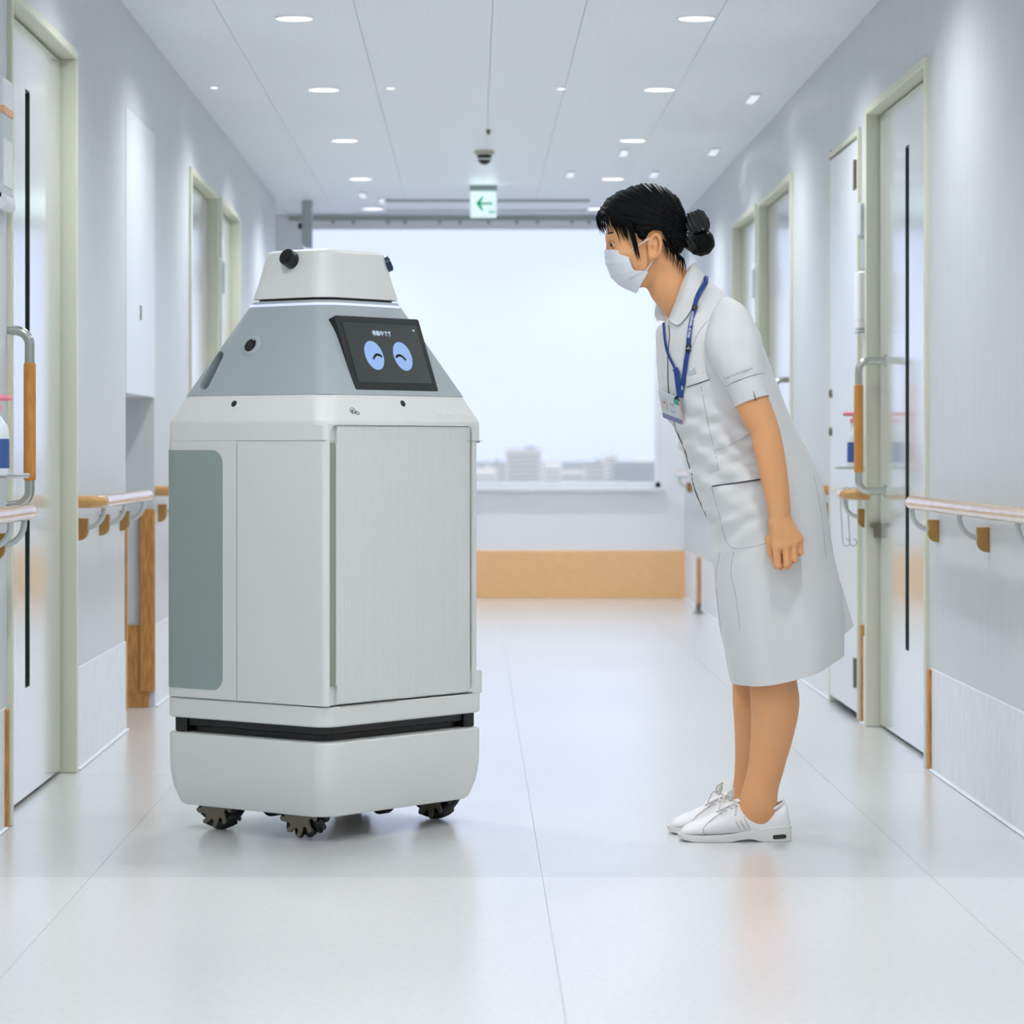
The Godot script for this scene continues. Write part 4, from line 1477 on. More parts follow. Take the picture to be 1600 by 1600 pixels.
class Hide:
	var v := PackedVector3Array()
	var n := PackedVector3Array()
	var ix := PackedInt32Array()

	func mirrored() -> void:
		var base := v.size()
		for i in base:
			v.append(Vector3(v[i].x, v[i].y, -v[i].z))
			n.append(Vector3(n[i].x, n[i].y, -n[i].z))
		for i in range(0, ix.size(), 3):
			ix.append(ix[i] + base); ix.append(ix[i + 2] + base); ix.append(ix[i + 1] + base)

	func join(o: Hide) -> void:
		var base := v.size()
		v.append_array(o.v)
		n.append_array(o.n)
		for i in o.ix:
			ix.append(i + base)

	func mesh() -> ArrayMesh:
		return Geo.pack(v, n, ix)

	func nets(f: Field, lo: Vector3, hi: Vector3, cell: float) -> void:
		var nx := int((hi.x - lo.x) / cell / 4.0 + 1.0) * 4
		var ny := int((hi.y - lo.y) / cell / 4.0 + 1.0) * 4
		var nz := int((hi.z - lo.z) / cell / 4.0 + 1.0) * 4
		var sx := nx + 1
		var sxy := sx * (ny + 1)
		var val := PackedFloat32Array()
		val.resize(sxy * (nz + 1))
		val.fill(1.0)
		var live := []
		for bz in nz / 4:
			for by in ny / 4:
				for bx in nx / 4:
					var c := lo + Vector3(bx * 4 + 2, by * 4 + 2, bz * 4 + 2) * cell
					var e := f.d(c)
					if absf(e) < cell * 5.2:
						live.append(Vector3i(bx, by, bz))
					elif e < 0.0:
						for z in range(bz * 4, bz * 4 + 5):
							for y in range(by * 4, by * 4 + 5):
								for x in range(bx * 4, bx * 4 + 5):
									val[x + y * sx + z * sxy] = -1.0
		var done := PackedByteArray()
		done.resize(val.size())
		for b in live:
			for z in range(b.z * 4, b.z * 4 + 5):
				for y in range(b.y * 4, b.y * 4 + 5):
					for x in range(b.x * 4, b.x * 4 + 5):
						var i: int = x + y * sx + z * sxy
						if not done[i]:
							done[i] = 1
							val[i] = f.d(lo + Vector3(x, y, z) * cell)
		var at := {}
		var corner := PackedInt32Array([0, 1, sx, sx + 1, sxy, sxy + 1, sxy + sx, sxy + sx + 1])
		var place := [Vector3(0, 0, 0), Vector3(1, 0, 0), Vector3(0, 1, 0), Vector3(1, 1, 0), Vector3(0, 0, 1), Vector3(1, 0, 1), Vector3(0, 1, 1), Vector3(1, 1, 1)]
		var edges := PackedInt32Array([0, 1, 2, 3, 4, 5, 6, 7, 0, 2, 1, 3, 4, 6, 5, 7, 0, 4, 1, 5, 2, 6, 3, 7])
		for b in live:
			for z in range(b.z * 4, b.z * 4 + 4):
				for y in range(b.y * 4, b.y * 4 + 4):
					for x in range(b.x * 4, b.x * 4 + 4):
						var i: int = x + y * sx + z * sxy
						var inside := 0
						for k in 8:
							if val[i + corner[k]] < 0.0:
								inside += 1
						if inside == 0 or inside == 8:
							continue
						var sum := Vector3.ZERO
						var cnt := 0
						for k in range(0, 24, 2):
							var a := val[i + corner[edges[k]]]
							var c := val[i + corner[edges[k + 1]]]
							if (a < 0.0) != (c < 0.0):
								sum += place[edges[k]].lerp(place[edges[k + 1]], a / (a - c))
								cnt += 1
						at[i] = v.size()
						var p := lo + (Vector3(x, y, z) + sum / cnt) * cell
						var h := cell * 0.5
						var e := f.d(p)
						var g := Vector3(f.d(p + Vector3(h, 0, 0)) - e, f.d(p + Vector3(0, h, 0)) - e, f.d(p + Vector3(0, 0, h)) - e)
						g = g.normalized()
						v.append(p - g * clampf(e, -cell * 0.5, cell * 0.5))
						n.append(g)
		for i in at:
			for q in [[1, sx, sxy], [sx, sxy, 1], [sxy, 1, sx]]:
				var a: float = val[i]
				var c: float = val[i + q[0]]
				if (a < 0.0) == (c < 0.0):
					continue
				var i1: int = i - q[1]
				var i2: int = i - q[2]
				var i3: int = i - q[1] - q[2]
				if not (at.has(i1) and at.has(i2) and at.has(i3)):
					continue
				var w := [at[i], at[i1], at[i3], at[i2]]
				if a >= 0.0:
					w = [at[i], at[i2], at[i3], at[i1]]
				# emit clockwise as seen from outside
				ix.append_array(PackedInt32Array([w[0], w[2], w[1], w[0], w[3], w[2]]))

# ---------------------------------------------------------------- the nurse
const HERE := Vector3(0.673, 0, -7.46)
var dress_grid := []     # rows of points, near half facing +z
var dress_n := 96

func catmull(a: Array, t: float):
	var i := clampi(int(t), 0, a.size() - 2)
	var u := t - i
	var p0 = a[maxi(i - 1, 0)]
	var p1 = a[i]
	var p2 = a[i + 1]
	var p3 = a[mini(i + 2, a.size() - 1)]
	return p1 * 1.0 + ((p2 - p0) * u + (p0 * 2.0 - p1 * 5.0 + p2 * 4.0 - p3) * u * u + (p1 * 3.0 - p0 - p2 * 3.0 + p3) * u * u * u) * 0.5

# the dress on its near side under a point of the side view: [place, normal]
func on_dress(q: Vector3, off := 0.0) -> Array:
	var best := 1e9
	var at := Vector2i.ZERO
	for i in dress_grid.size():
		var row: PackedVector3Array = dress_grid[i]
		for j in range(dress_n / 2, dress_n):
			var dd := Vector2(row[j].x - q.x, row[j].y - q.y).length_squared()
			if dd < best:
				best = dd
				at = Vector2i(i, j)
	var i0 := clampi(at.x, 1, dress_grid.size() - 2)
	var j0 := clampi(at.y, dress_n / 2 + 1, dress_n - 2)
	var du: Vector3 = dress_grid[i0][j0 + 1] - dress_grid[i0][j0 - 1]
	var dv: Vector3 = dress_grid[i0 + 1][j0] - dress_grid[i0 - 1][j0]
	var nn := du.cross(dv).normalized()
	if nn.z < 0.0:
		nn = -nn
	var c: Vector3 = dress_grid[i0][j0]
	var z := c.z
	if nn.z > 0.15:
		z -= (nn.x * (q.x - c.x) + nn.y * (q.y - c.y)) / nn.z
	z = clampf(z, c.z - 0.02, c.z + 0.02)
	return [Vector3(q.x, q.y, z) + nn * off, nn]

func seam_on_dress(g: Geo, pts: Array, r: float, steps := 4, off := 0.0) -> void:
	var out := []
	for i in (pts.size() - 1) * steps + 1:
		out.append(on_dress(catmull(pts, float(i) / steps), off)[0])
	g.tube(out, r, 6)

# a cloth patch laid on the dress: corners top front, top back, bottom back, bottom front
func patch_on_dress(g: Geo, c: Array, off: float, n := 8, m := 4) -> void:
	var outer := []
	var inner := []
	for i in m + 1:
		var a := PackedVector3Array()
		var b := PackedVector3Array()
		for j in n + 1:
			var q: Vector3 = c[0].lerp(c[1], float(j) / n).lerp(c[3].lerp(c[2], float(j) / n), float(i) / m)
			var s := on_dress(q)
			a.append(s[0] + s[1] * off)
			b.append(s[0] - s[1] * 0.002)
		outer.append(a)
		inner.append(b)
	g.sheet(outer, inner)

func ribbon(g: Geo, pts: Array, nrm: Array, wide: float, thick: float) -> void:
	var rings := []
	for i in pts.size():
		var d: Vector3 = (pts[mini(i + 1, pts.size() - 1)] - pts[maxi(i - 1, 0)]).normalized()
		var s: Vector3 = d.cross(nrm[i]).normalized() * wide / 2
		var u: Vector3 = s.cross(d).normalized() * thick / 2
		rings.append(PackedVector3Array([pts[i] + s + u, pts[i] - s + u, pts[i] - s - u, pts[i] + s - u]))
	g.loft(rings)

# a limb: a chain through points whose radii run smoothly from joint to joint
func limb(f: Field, pts: Array, radii: Array, k := 0.006) -> void:
	var p := []
	var r := []
	for i in (pts.size() - 1) * 4 + 1:
		p.append(catmull(pts, i / 4.0))
		r.append(catmull(radii, i / 4.0))
	f.chain(p, r, k)

func build_nurse() -> void:
	var skin := paint("skin", Color(0.905, 0.655, 0.45), 0.5, {"subsurf_scatter_enabled": true, "subsurf_scatter_strength": 0.08})
	var cloth := paint("uniform_white", Color(0.868, 0.87, 0.868), 0.75, {"rim_enabled": true, "rim": 0.25, "rim_tint": 0.5})
	var o := thing("person", "nurse in a white short-sleeved uniform dress and mask, bowing forward with arms at her sides", "person", HERE)

	# ---- body: head and neck, arms with hands, legs
	var body := Hide.new()
	var f := Field.new()
	f.ell(Vector3(-0.2518, 1.4871, 0.0000), Vector3(0.092, 0.086, 0.073), 0.02)
	f.ell(Vector3(-0.2876, 1.4187, 0.0000), Vector3(0.050, 0.062, 0.057), 0.03, 0.15)
	f.ell(Vector3(-0.2674, 1.3845, 0.0000), Vector3(0.046, 0.040, 0.051), 0.03)
	f.cap(Vector3(-0.2953, 1.3550, 0.0000), Vector3(-0.2845, 1.3487, 0.0000), 0.016, 0.016, 0.03)
	f.cap(Vector3(-0.3311, 1.4358, 0.0000), Vector3(-0.3357, 1.4094, 0.0000), 0.0075, 0.009, 0.012)
	for s in [-1.0, 1.0]:
		f.cap(Vector3(-0.3342, 1.4544, 0.0000) + Vector3(0, 0, 0.018 * s), Vector3(-0.3202, 1.4544, 0.0000) + Vector3(0, 0, 0.042 * s), 0.011, 0.010, 0.014)
		f.cap(Vector3(-0.3078, 1.4109, 0.0000) + Vector3(0, 0, 0.045 * s), Vector3(-0.2798, 1.4156, 0.0000) + Vector3(0, 0, 0.054 * s), 0.012, 0.010, 0.03)
		f.cap(Vector3(-0.2394, 1.4062, 0.0000) + Vector3(0, 0, 0.050 * s), Vector3(-0.2798, 1.3534, 0.0000) + Vector3(0, 0, 0.026 * s), 0.014, 0.014, 0.03)
	f.cap(Vector3(-0.2176, 1.4062, 0.0000), Vector3(-0.1912, 1.3348, 0.0000), 0.050, 0.047, 0.03)
	f.cap(Vector3(-0.1912, 1.3348, 0.0000), Vector3(-0.1368, 1.2633, 0.0000), 0.047, 0.053, 0.02)
	f.hollow(Vector3(-0.3342, 1.4342, 0.0000) + Vector3(0, 0, 0.033), Vector3(0.011, 0.009, 0.012), 0.008)
	f.hollow(Vector3(-0.3342, 1.4342, 0.0000) - Vector3(0, 0, 0.033), Vector3(0.011, 0.009, 0.012), 0.008)
	body.nets(f, Vector3(-0.3606, 1.2462, 0.0000) - Vector3(0, 0, 0.085), Vector3(-0.0902, 1.5959, 0.0000) + Vector3(0, 0, 0.085), 0.0036)
	# eyelids are thin rolls over the hollows
	var fe := Field.new()
	fe.ell(Vector3(-0.3249, 1.4342, 0.0000) + Vector3(0, 0, 0.034), Vector3(0.0125, 0.0105, 0.0125), 0.01)
	fe.hollow(Vector3(-0.3334, 1.4334, 0.0000) + Vector3(0, 0, 0.040), Vector3(0.0085, 0.0017, 0.012), 0.002)
	var lids := Hide.new()
	lids.nets(fe, Vector3(-0.3451, 1.4171, 0.0000) + Vector3(0, 0, 0.014), Vector3(-0.3047, 1.4529, 0.0000) + Vector3(0, 0, 0.056), 0.0012)
	lids.mirrored()
	body.join(lids)
	# ears: a shell with a rolled rim, a hollow and a lobe
	var fa := Field.new()
	var ear := []
	for i in 15:
		var a := deg_to_rad(-120.0 + 290.0 * i / 14.0)
		ear.append(Vector3(-0.2316, 1.4291, 0.0780) + Vector3(cos(a) * 0.0125 + sin(a) * 0.002, sin(a) * 0.0265, 0.003 + 0.004 * cos(a)))
	for i in 14:
		fa.cap(ear[i], ear[i + 1], 0.0034, 0.0034, 0.004)
	fa.ell(Vector3(-0.2337, 1.4278, 0.0740), Vector3(0.013, 0.025, 0.0055), 0.006)
	fa.ell(Vector3(-0.2391, 1.4016, 0.0740), Vector3(0.0075, 0.0095, 0.0055), 0.008)
	fa.cap(Vector3(-0.2435, 1.4419, 0.0700), Vector3(-0.2419, 1.4111, 0.0700), 0.007, 0.008, 0.01)
	fa.hollow(Vector3(-0.2382, 1.4209, 0.0850), Vector3(0.0065, 0.0105, 0.010), 0.004)
	fa.hollow(Vector3(-0.2336, 1.4409, 0.0850), Vector3(0.0055, 0.009, 0.0075), 0.004)
	var ears := Hide.new()
	ears.nets(fa, Vector3(-0.2594, 1.3829, 0.0520), Vector3(-0.2052, 1.4768, 0.0980), 0.0018)
	ears.mirrored()
	body.join(ears)
	# near arm; the far one mirrors it
	var arm := Hide.new()
	f = Field.new()
	limb(f, [Vector3(-0.0491, 1.2176, 0.1380), Vector3(-0.0307, 1.1101, 0.1720), Vector3(0.0000, 1.0325, 0.1840), Vector3(0.0194, 0.9885, 0.1880), Vector3(0.0281, 0.9476, 0.1920), Vector3(0.0411, 0.8795, 0.1980), Vector3(0.0520, 0.8100, 0.2020), Vector3(0.0542, 0.7737, 0.2030)], [0.042, 0.0385, 0.0380, 0.0335, 0.0345, 0.0318, 0.0268, 0.0245], 0.004)
	arm.nets(f, Vector3(-0.1034, 0.7674, 0.1300) - Vector3(0, 0, 0.05), Vector3(0.0911, 1.1536, 0.2400), 0.006)
	var hand := Field.new()
	hand.cap(Vector3(0.0528, 0.8069, 0.2020), Vector3(0.0549, 0.7646, 0.2040), 0.0258, 0.0235, 0.012)
	var mcp := [Vector3(0.0456, 0.7121, 0.2140), Vector3(0.0678, 0.7137, 0.2180), Vector3(0.0863, 0.7196, 0.2140), Vector3(0.1009, 0.7284, 0.2050)]
	var pip := [Vector3(0.0493, 0.6668, 0.2140), Vector3(0.0706, 0.6685, 0.2200), Vector3(0.0884, 0.6819, 0.2160), Vector3(0.1029, 0.6982, 0.2070)]
	var dip := [Vector3(0.0572, 0.6628, 0.1880), Vector3(0.0750, 0.6644, 0.1920), Vector3(0.0912, 0.6779, 0.1890), Vector3(0.1040, 0.6944, 0.1830)]
	var tip := [Vector3(0.0598, 0.6882, 0.1780), Vector3(0.0761, 0.6913, 0.1810), Vector3(0.0907, 0.7034, 0.1790), Vector3(0.1025, 0.7154, 0.1750)]
	for i in 4:
		var root: Vector3 = Vector3(0.0541, 0.7737, 0.2040).lerp(mcp[i], 0.12) + Vector3((i - 1.5) * 0.006, 0, 0)
		hand.cap(root, mcp[i], 0.0135, 0.0108 if i < 3 else 0.0098, 0.016)
	hand.ell(Vector3(0.0633, 0.7404, 0.2030), Vector3(0.026, 0.034, 0.0150), 0.014)
	for i in 4:
		var r: float = [0.0092, 0.0094, 0.0088, 0.0078][i]
		hand.cap(mcp[i], pip[i], r * 1.06, r, 0.004)
		hand.cap(pip[i], dip[i], r * 0.98, r * 0.9, 0.003)
		hand.cap(dip[i], tip[i], r * 0.9, r * 0.8, 0.003)
	hand.chain([Vector3(0.0445, 0.7523, 0.1940), Vector3(0.0336, 0.7249, 0.1900), Vector3(0.0375, 0.6946, 0.1880), Vector3(0.0480, 0.6643, 0.1890)], [0.0125, 0.0112, 0.0090, 0.0074], 0.008)
	arm.nets(hand, Vector3(0.0068, 0.6313, 0.1600) - Vector3(0, 0, 0.01), Vector3(0.1312, 0.8107, 0.2450), 0.0026)
	arm.mirrored()
	body.join(arm)
	f = Field.new()
	limb(f, [Vector3(0.0455, 0.6354, 0.0750), Vector3(0.0506, 0.4042, 0.0700), Vector3(0.0568, 0.3272, 0.0700), Vector3(0.0491, 0.2503, 0.0700), Vector3(0.0414, 0.2102, 0.0700), Vector3(0.0352, 0.1748, 0.0700), Vector3(0.0252, 0.1363, 0.0700), Vector3(0.0167, 0.0932, 0.0700), Vector3(0.0244, 0.0424, 0.0700)], [0.075, 0.0575, 0.0575, 0.0495, 0.0445, 0.0415, 0.0405, 0.0410, 0.030], 0.004)
	f.chain([Vector3(0.0167, 0.0778, 0.0700), Vector3(-0.0525, 0.0316, 0.0700)], [0.034, 0.02], 0.03)
	var leg := Hide.new()
	leg.nets(f, Vector3(-0.1141, 0.0193, 0.0700) - Vector3(0, 0, 0.085), Vector3(0.1243, 0.6545, 0.1700), 0.007)
	f = Field.new()
	limb(f, [Vector3(0.0224, 0.6292, -0.0750), Vector3(0.0204, 0.3941, -0.0700), Vector3(0.0235, 0.3156, -0.0700), Vector3(0.0196, 0.2372, -0.0700), Vector3(0.0157, 0.1901, -0.0700), Vector3(0.0118, 0.1509, -0.0700), Vector3(0.0063, 0.1039, -0.0700), Vector3(0.0031, 0.0615, -0.0700), Vector3(0.0094, 0.0333, -0.0700)], [0.075, 0.0550, 0.0550, 0.0465, 0.0415, 0.0390, 0.0380, 0.040, 0.030], 0.004)
	f.chain([Vector3(0.0031, 0.0678, -0.0700), Vector3(-0.0596, 0.0301, -0.0700)], [0.034, 0.02], 0.03)
	leg.nets(f, Vector3(-0.1349, 0.0082, -0.0700) - Vector3(0, 0, 0.085), Vector3(0.1072, 0.6484, 0.0150), 0.007)
	body.join(leg)
	# the trunk under the dress keeps the figure whole
	f = Field.new()
	f.chain([Vector3(-0.1213, 1.2415, 0.0000), Vector3(-0.0902, 1.1296, 0.0000), Vector3(-0.0311, 0.9742, 0.0000), Vector3(0.0388, 0.7877, 0.0000), Vector3(0.0388, 0.6323, 0.0000)], [0.05, 0.09, 0.09, 0.10, 0.10], 0.05)
	f.cap(Vector3(-0.0256, 1.2281, -0.1380), Vector3(-0.0491, 1.2176, 0.1380), 0.04, 0.04, 0.05)
	var trunk := Hide.new()
	trunk.nets(f, Vector3(-0.2332, 0.5390, 0.0000) - Vector3(0, 0, 0.18), Vector3(0.1865, 1.3627, 0.0000) + Vector3(0, 0, 0.18), 0.014)
	body.join(trunk)
	put("body", body.mesh(), skin, o)

	# ---- eyes, brows
	var g := Geo.new()
	for s in [-1.0, 1.0]:
		g = Geo.new()
		g.ball(Vector3(-0.3249, 1.4342, 0.0000) + Vector3(0, 0, 0.034 * s), Vector3(0.0112, 0.0098, 0.0112), 20)
		var e := part("eye", g, paint("eye_white", Color(0.80, 0.78, 0.78), 0.15), o)
		g = Geo.new()
		g.ball(Vector3(-0.3347, 1.4333, 0.0000) + Vector3(0, 0, 0.038 * s), Vector3(0.0042, 0.0046, 0.0046), 14)
		part("iris", g, paint("iris_dark", Color(0.06, 0.04, 0.035), 0.1), e)
		g = Geo.new()
		g.tube([Vector3(-0.3373, 1.4358, 0.0000) + Vector3(0, 0, 0.030 * s), Vector3(-0.3354, 1.4376, 0.0000) + Vector3(0, 0, 0.037 * s), Vector3(-0.3303, 1.4380, 0.0000) + Vector3(0, 0, 0.0435 * s), Vector3(-0.3210, 1.4334, 0.0000) + Vector3(0, 0, 0.047 * s)], [0.0007, 0.0013, 0.0014, 0.0006], 8)
		g.tube([Vector3(-0.3354, 1.4376, 0.0000) + Vector3(0, 0, 0.037 * s), Vector3(-0.3412, 1.4369, 0.0000) + Vector3(0, 0, 0.042 * s)], [0.0008, 0.0003], 6)
		part("eyelash", g, paint("lash_dark", Color(0.05, 0.04, 0.04), 0.6), o)
		g = Geo.new()
		g.tube([Vector3(-0.3435, 1.4591, 0.0000) + Vector3(0, 0, 0.020 * s), Vector3(-0.3412, 1.4622, 0.0000) + Vector3(0, 0, 0.030 * s), Vector3(-0.3326, 1.4630, 0.0000) + Vector3(0, 0, 0.043 * s), Vector3(-0.3171, 1.4575, 0.0000) + Vector3(0, 0, 0.053 * s)], [0.0014, 0.0026, 0.0024, 0.0008], 8)
		part("eyebrow", g, paint("brow_dark", Color(0.11, 0.085, 0.075), 0.8), o)

	build_hair(o)
	build_mask(o)
	build_dress(o, cloth)
	build_shoes(o)
	build_lanyard()

func build_hair(o: Node3D) -> void:
	var dark := grained("hair_black", Color(0.036, 0.05, 0.055), 0.5, noise_tex(0.03, 0.55, 1.0, 41, 4), Vector3(5, 38, 9))
	dark.uv1_world_triplanar = false
	dark.metallic_specular = 0.25
	var f := Field.new()
	f.ell(Vector3(-0.2472, 1.4917, 0.0000), Vector3(0.0955, 0.0940, 0.083), 0.02)
	f.ell(Vector3(-0.3140, 1.5119, 0.0000), Vector3(0.047, 0.043, 0.058), 0.035)
	f.ell(Vector3(-0.1990, 1.4529, 0.0000), Vector3(0.046, 0.048, 0.066), 0.03)
	f.poly = PackedVector2Array()
	for q in [Vector3(-0.3808, 1.5181, 0.0000), Vector3(-0.3264, 1.5803, 0.0000), Vector3(-0.2456, 1.6036, 0.0000), Vector3(-0.1710, 1.5803, 0.0000), Vector3(-0.1244, 1.5026, 0.0000), Vector3(-0.1461, 1.4031, 0.0000), Vector3(-0.1710, 1.4031, 0.0000), Vector3(-0.1897, 1.4218, 0.0000), Vector3(-0.2052, 1.4467, 0.0000), Vector3(-0.2176, 1.4653, 0.0000), Vector3(-0.2363, 1.4684, 0.0000), Vector3(-0.2518, 1.4529, 0.0000), Vector3(-0.2596, 1.4327, 0.0000), Vector3(-0.2674, 1.4436, 0.0000), Vector3(-0.2860, 1.4669, 0.0000), Vector3(-0.3062, 1.4855, 0.0000), Vector3(-0.3233, 1.4995, 0.0000), Vector3(-0.3373, 1.5057, 0.0000), Vector3(-0.3513, 1.4979, 0.0000), Vector3(-0.3668, 1.4902, 0.0000), Vector3(-0.3746, 1.4995, 0.0000)]:
		f.poly.append(Vector2(q.x, q.y))
	f.groove = 1
	f.about = Vector3(-0.1399, 1.4684, 0.0000)
	var s := Hide.new()
	s.nets(f, Vector3(-0.3824, 1.3907, 0.0000) - Vector3(0, 0, 0.095), Vector3(-0.1306, 1.6021, 0.0000) + Vector3(0, 0, 0.095), 0.0034)
	var hair := put("hair", s.mesh(), dark, o)
	# fringe, side locks and nape wisps, strand by strand
	var g := Geo.new()
	var rng := RandomNumberGenerator.new()
	rng.seed = 7
	var roots := [Vector3(-0.3513, 1.5213, 0.0000), Vector3(-0.3389, 1.5306, 0.0000), Vector3(-0.3233, 1.5244, 0.0000)]
	for i in 34:
		var u := i / 33.0
		var z := lerpf(-0.058, 0.046, u)
		var bow := cos(u * PI - PI / 2)
		if i % 4 == 2:
			continue
		var from := Vector3(lerpf(-0.3293, -0.3480, bow), 1.5310, z * 0.8)
		var mid := Vector3(lerpf(-0.3449, -0.3705, bow), 1.5030, z)
		var end := Vector3(lerpf(-0.3340, -0.3573, bow) + rng.randf_range(-0.005, 0.007), 1.4657 + rng.randf_range(-0.008, 0.012), z)
		g.tube([from, from.lerp(mid, 0.6) + Vector3(-0.003, 0.003, 0), mid, mid.lerp(end, 0.55) + Vector3(-0.002, 0, 0), end], [0.0030, 0.0026, 0.0019, 0.0012, 0.0002], 6)
	# near side sweep across the temple
	for i in 20:
		var u := i / 19.0
		var from := Vector3(-0.3412, 1.5265, 0.0520).lerp(Vector3(-0.2903, 1.4872, 0.0820), u)
		var end := Vector3(-0.3397, 1.4738, 0.0540).lerp(Vector3(-0.2698, 1.4263, 0.0730), u) + Vector3(rng.randf_range(-0.004, 0.004), rng.randf_range(-0.005, 0.005), 0)
		if i == 5 or i == 7 or i == 8:
			end = Vector3(-0.3047, 1.4331, 0.0630) + Vector3((i - 7) * 0.005, (i - 5) * 0.004, 0)
		if i >= 16:
			end = Vector3(-0.2695, 1.3974, 0.0680) + Vector3((i - 18) * 0.003, -0.005 * (i % 2), 0)
		var mid := from.lerp(end, 0.55) + Vector3(-0.007 * (1.0 - u), 0.002, 0.004)
		g.tube([from, from.lerp(mid, 0.5) + Vector3(-0.002, 0.003, 0.001), mid, mid.lerp(end, 0.55), end], [0.0042, 0.0038, 0.0026, 0.0014, 0.0002], 6)
	for i in 14:
		var from := Vector3(-0.2124, 1.4453, 0.0660).lerp(Vector3(-0.1636, 1.4022, 0.0500), i / 13.0)
		var end := from + Vector3(0.004 + rng.randf_range(-0.004, 0.008), -0.034 - rng.randf_range(0.0, 0.018), -0.008)
		g.tube([from, from.lerp(end, 0.5) + Vector3(0.004, 0, 0.003), end], [0.0024, 0.0013, 0.0002], 5)
	var st := part("strands", g, dark, hair, 60.0)
	st.set_meta("kind", "stuff")
	# knot of hair and the ruffled black tie round it
	f = Field.new()
	f.ell(Vector3(-0.1166, 1.4420, 0.0000), Vector3(0.034, 0.033, 0.036), 0.01)
	f.ell(Vector3(-0.1368, 1.4498, 0.0000), Vector3(0.026, 0.026, 0.032), 0.012)
	f.groove = 2
	f.about = Vector3(-0.1213, 1.4436, 0.0000)
	s = Hide.new()
	s.nets(f, Vector3(-0.1710, 1.3938, 0.0000) - Vector3(0, 0, 0.045), Vector3(-0.0715, 1.4948, 0.0000) + Vector3(0, 0, 0.045), 0.003)
	put("bun", s.mesh(), dark, hair)
	f = Field.new()
	for q in [[1080, 345, 0.022, 0.016], [1091, 341, 0.012, 0.017], [1097, 350, 0.020, 0.017], [1086, 354, 0.030, 0.016], [1077, 358, 0.026, 0.014], [1076, 372, 0.028, 0.012], [1081, 384, 0.024, 0.012], [1088, 344, -0.022, 0.018], [1099, 356, -0.012, 0.016]]:
		f.ell(Vector3((q[0] - 1170.0) / 643.0, 0.94 - (q[1] - 702.0) / 643.0, q[2]), Vector3(q[3], q[3] * 1.15, q[3] * 1.1), 0.006)
	f.groove = 3
	s = Hide.new()
	s.nets(f, Vector3(-0.1741, 1.4031, 0.0000) - Vector3(0, 0, 0.05), Vector3(-0.0778, 1.5306, 0.0000) + Vector3(0, 0, 0.055), 0.0028)
	var tie := put("hair_tie", s.mesh(), paint("tie_black", Color(0.07, 0.085, 0.09), 0.6), o)
	for q in [Vector3(-0.1532, 1.5047, 0.0340), Vector3(-0.1211, 1.4749, 0.0400), Vector3(-0.1148, 1.4719, 0.0380), Vector3(-0.1505, 1.4656, 0.0400), Vector3(-0.1521, 1.4579, 0.0400), Vector3(-0.1017, 1.4633, 0.0280)]:
		g = Geo.new()
		g.ball(q, Vector3(0.0016, 0.0016, 0.0016), 8)
		part("bead", g, paint("bead_white", Color(0.9, 0.9, 0.92), 0.15), tie)

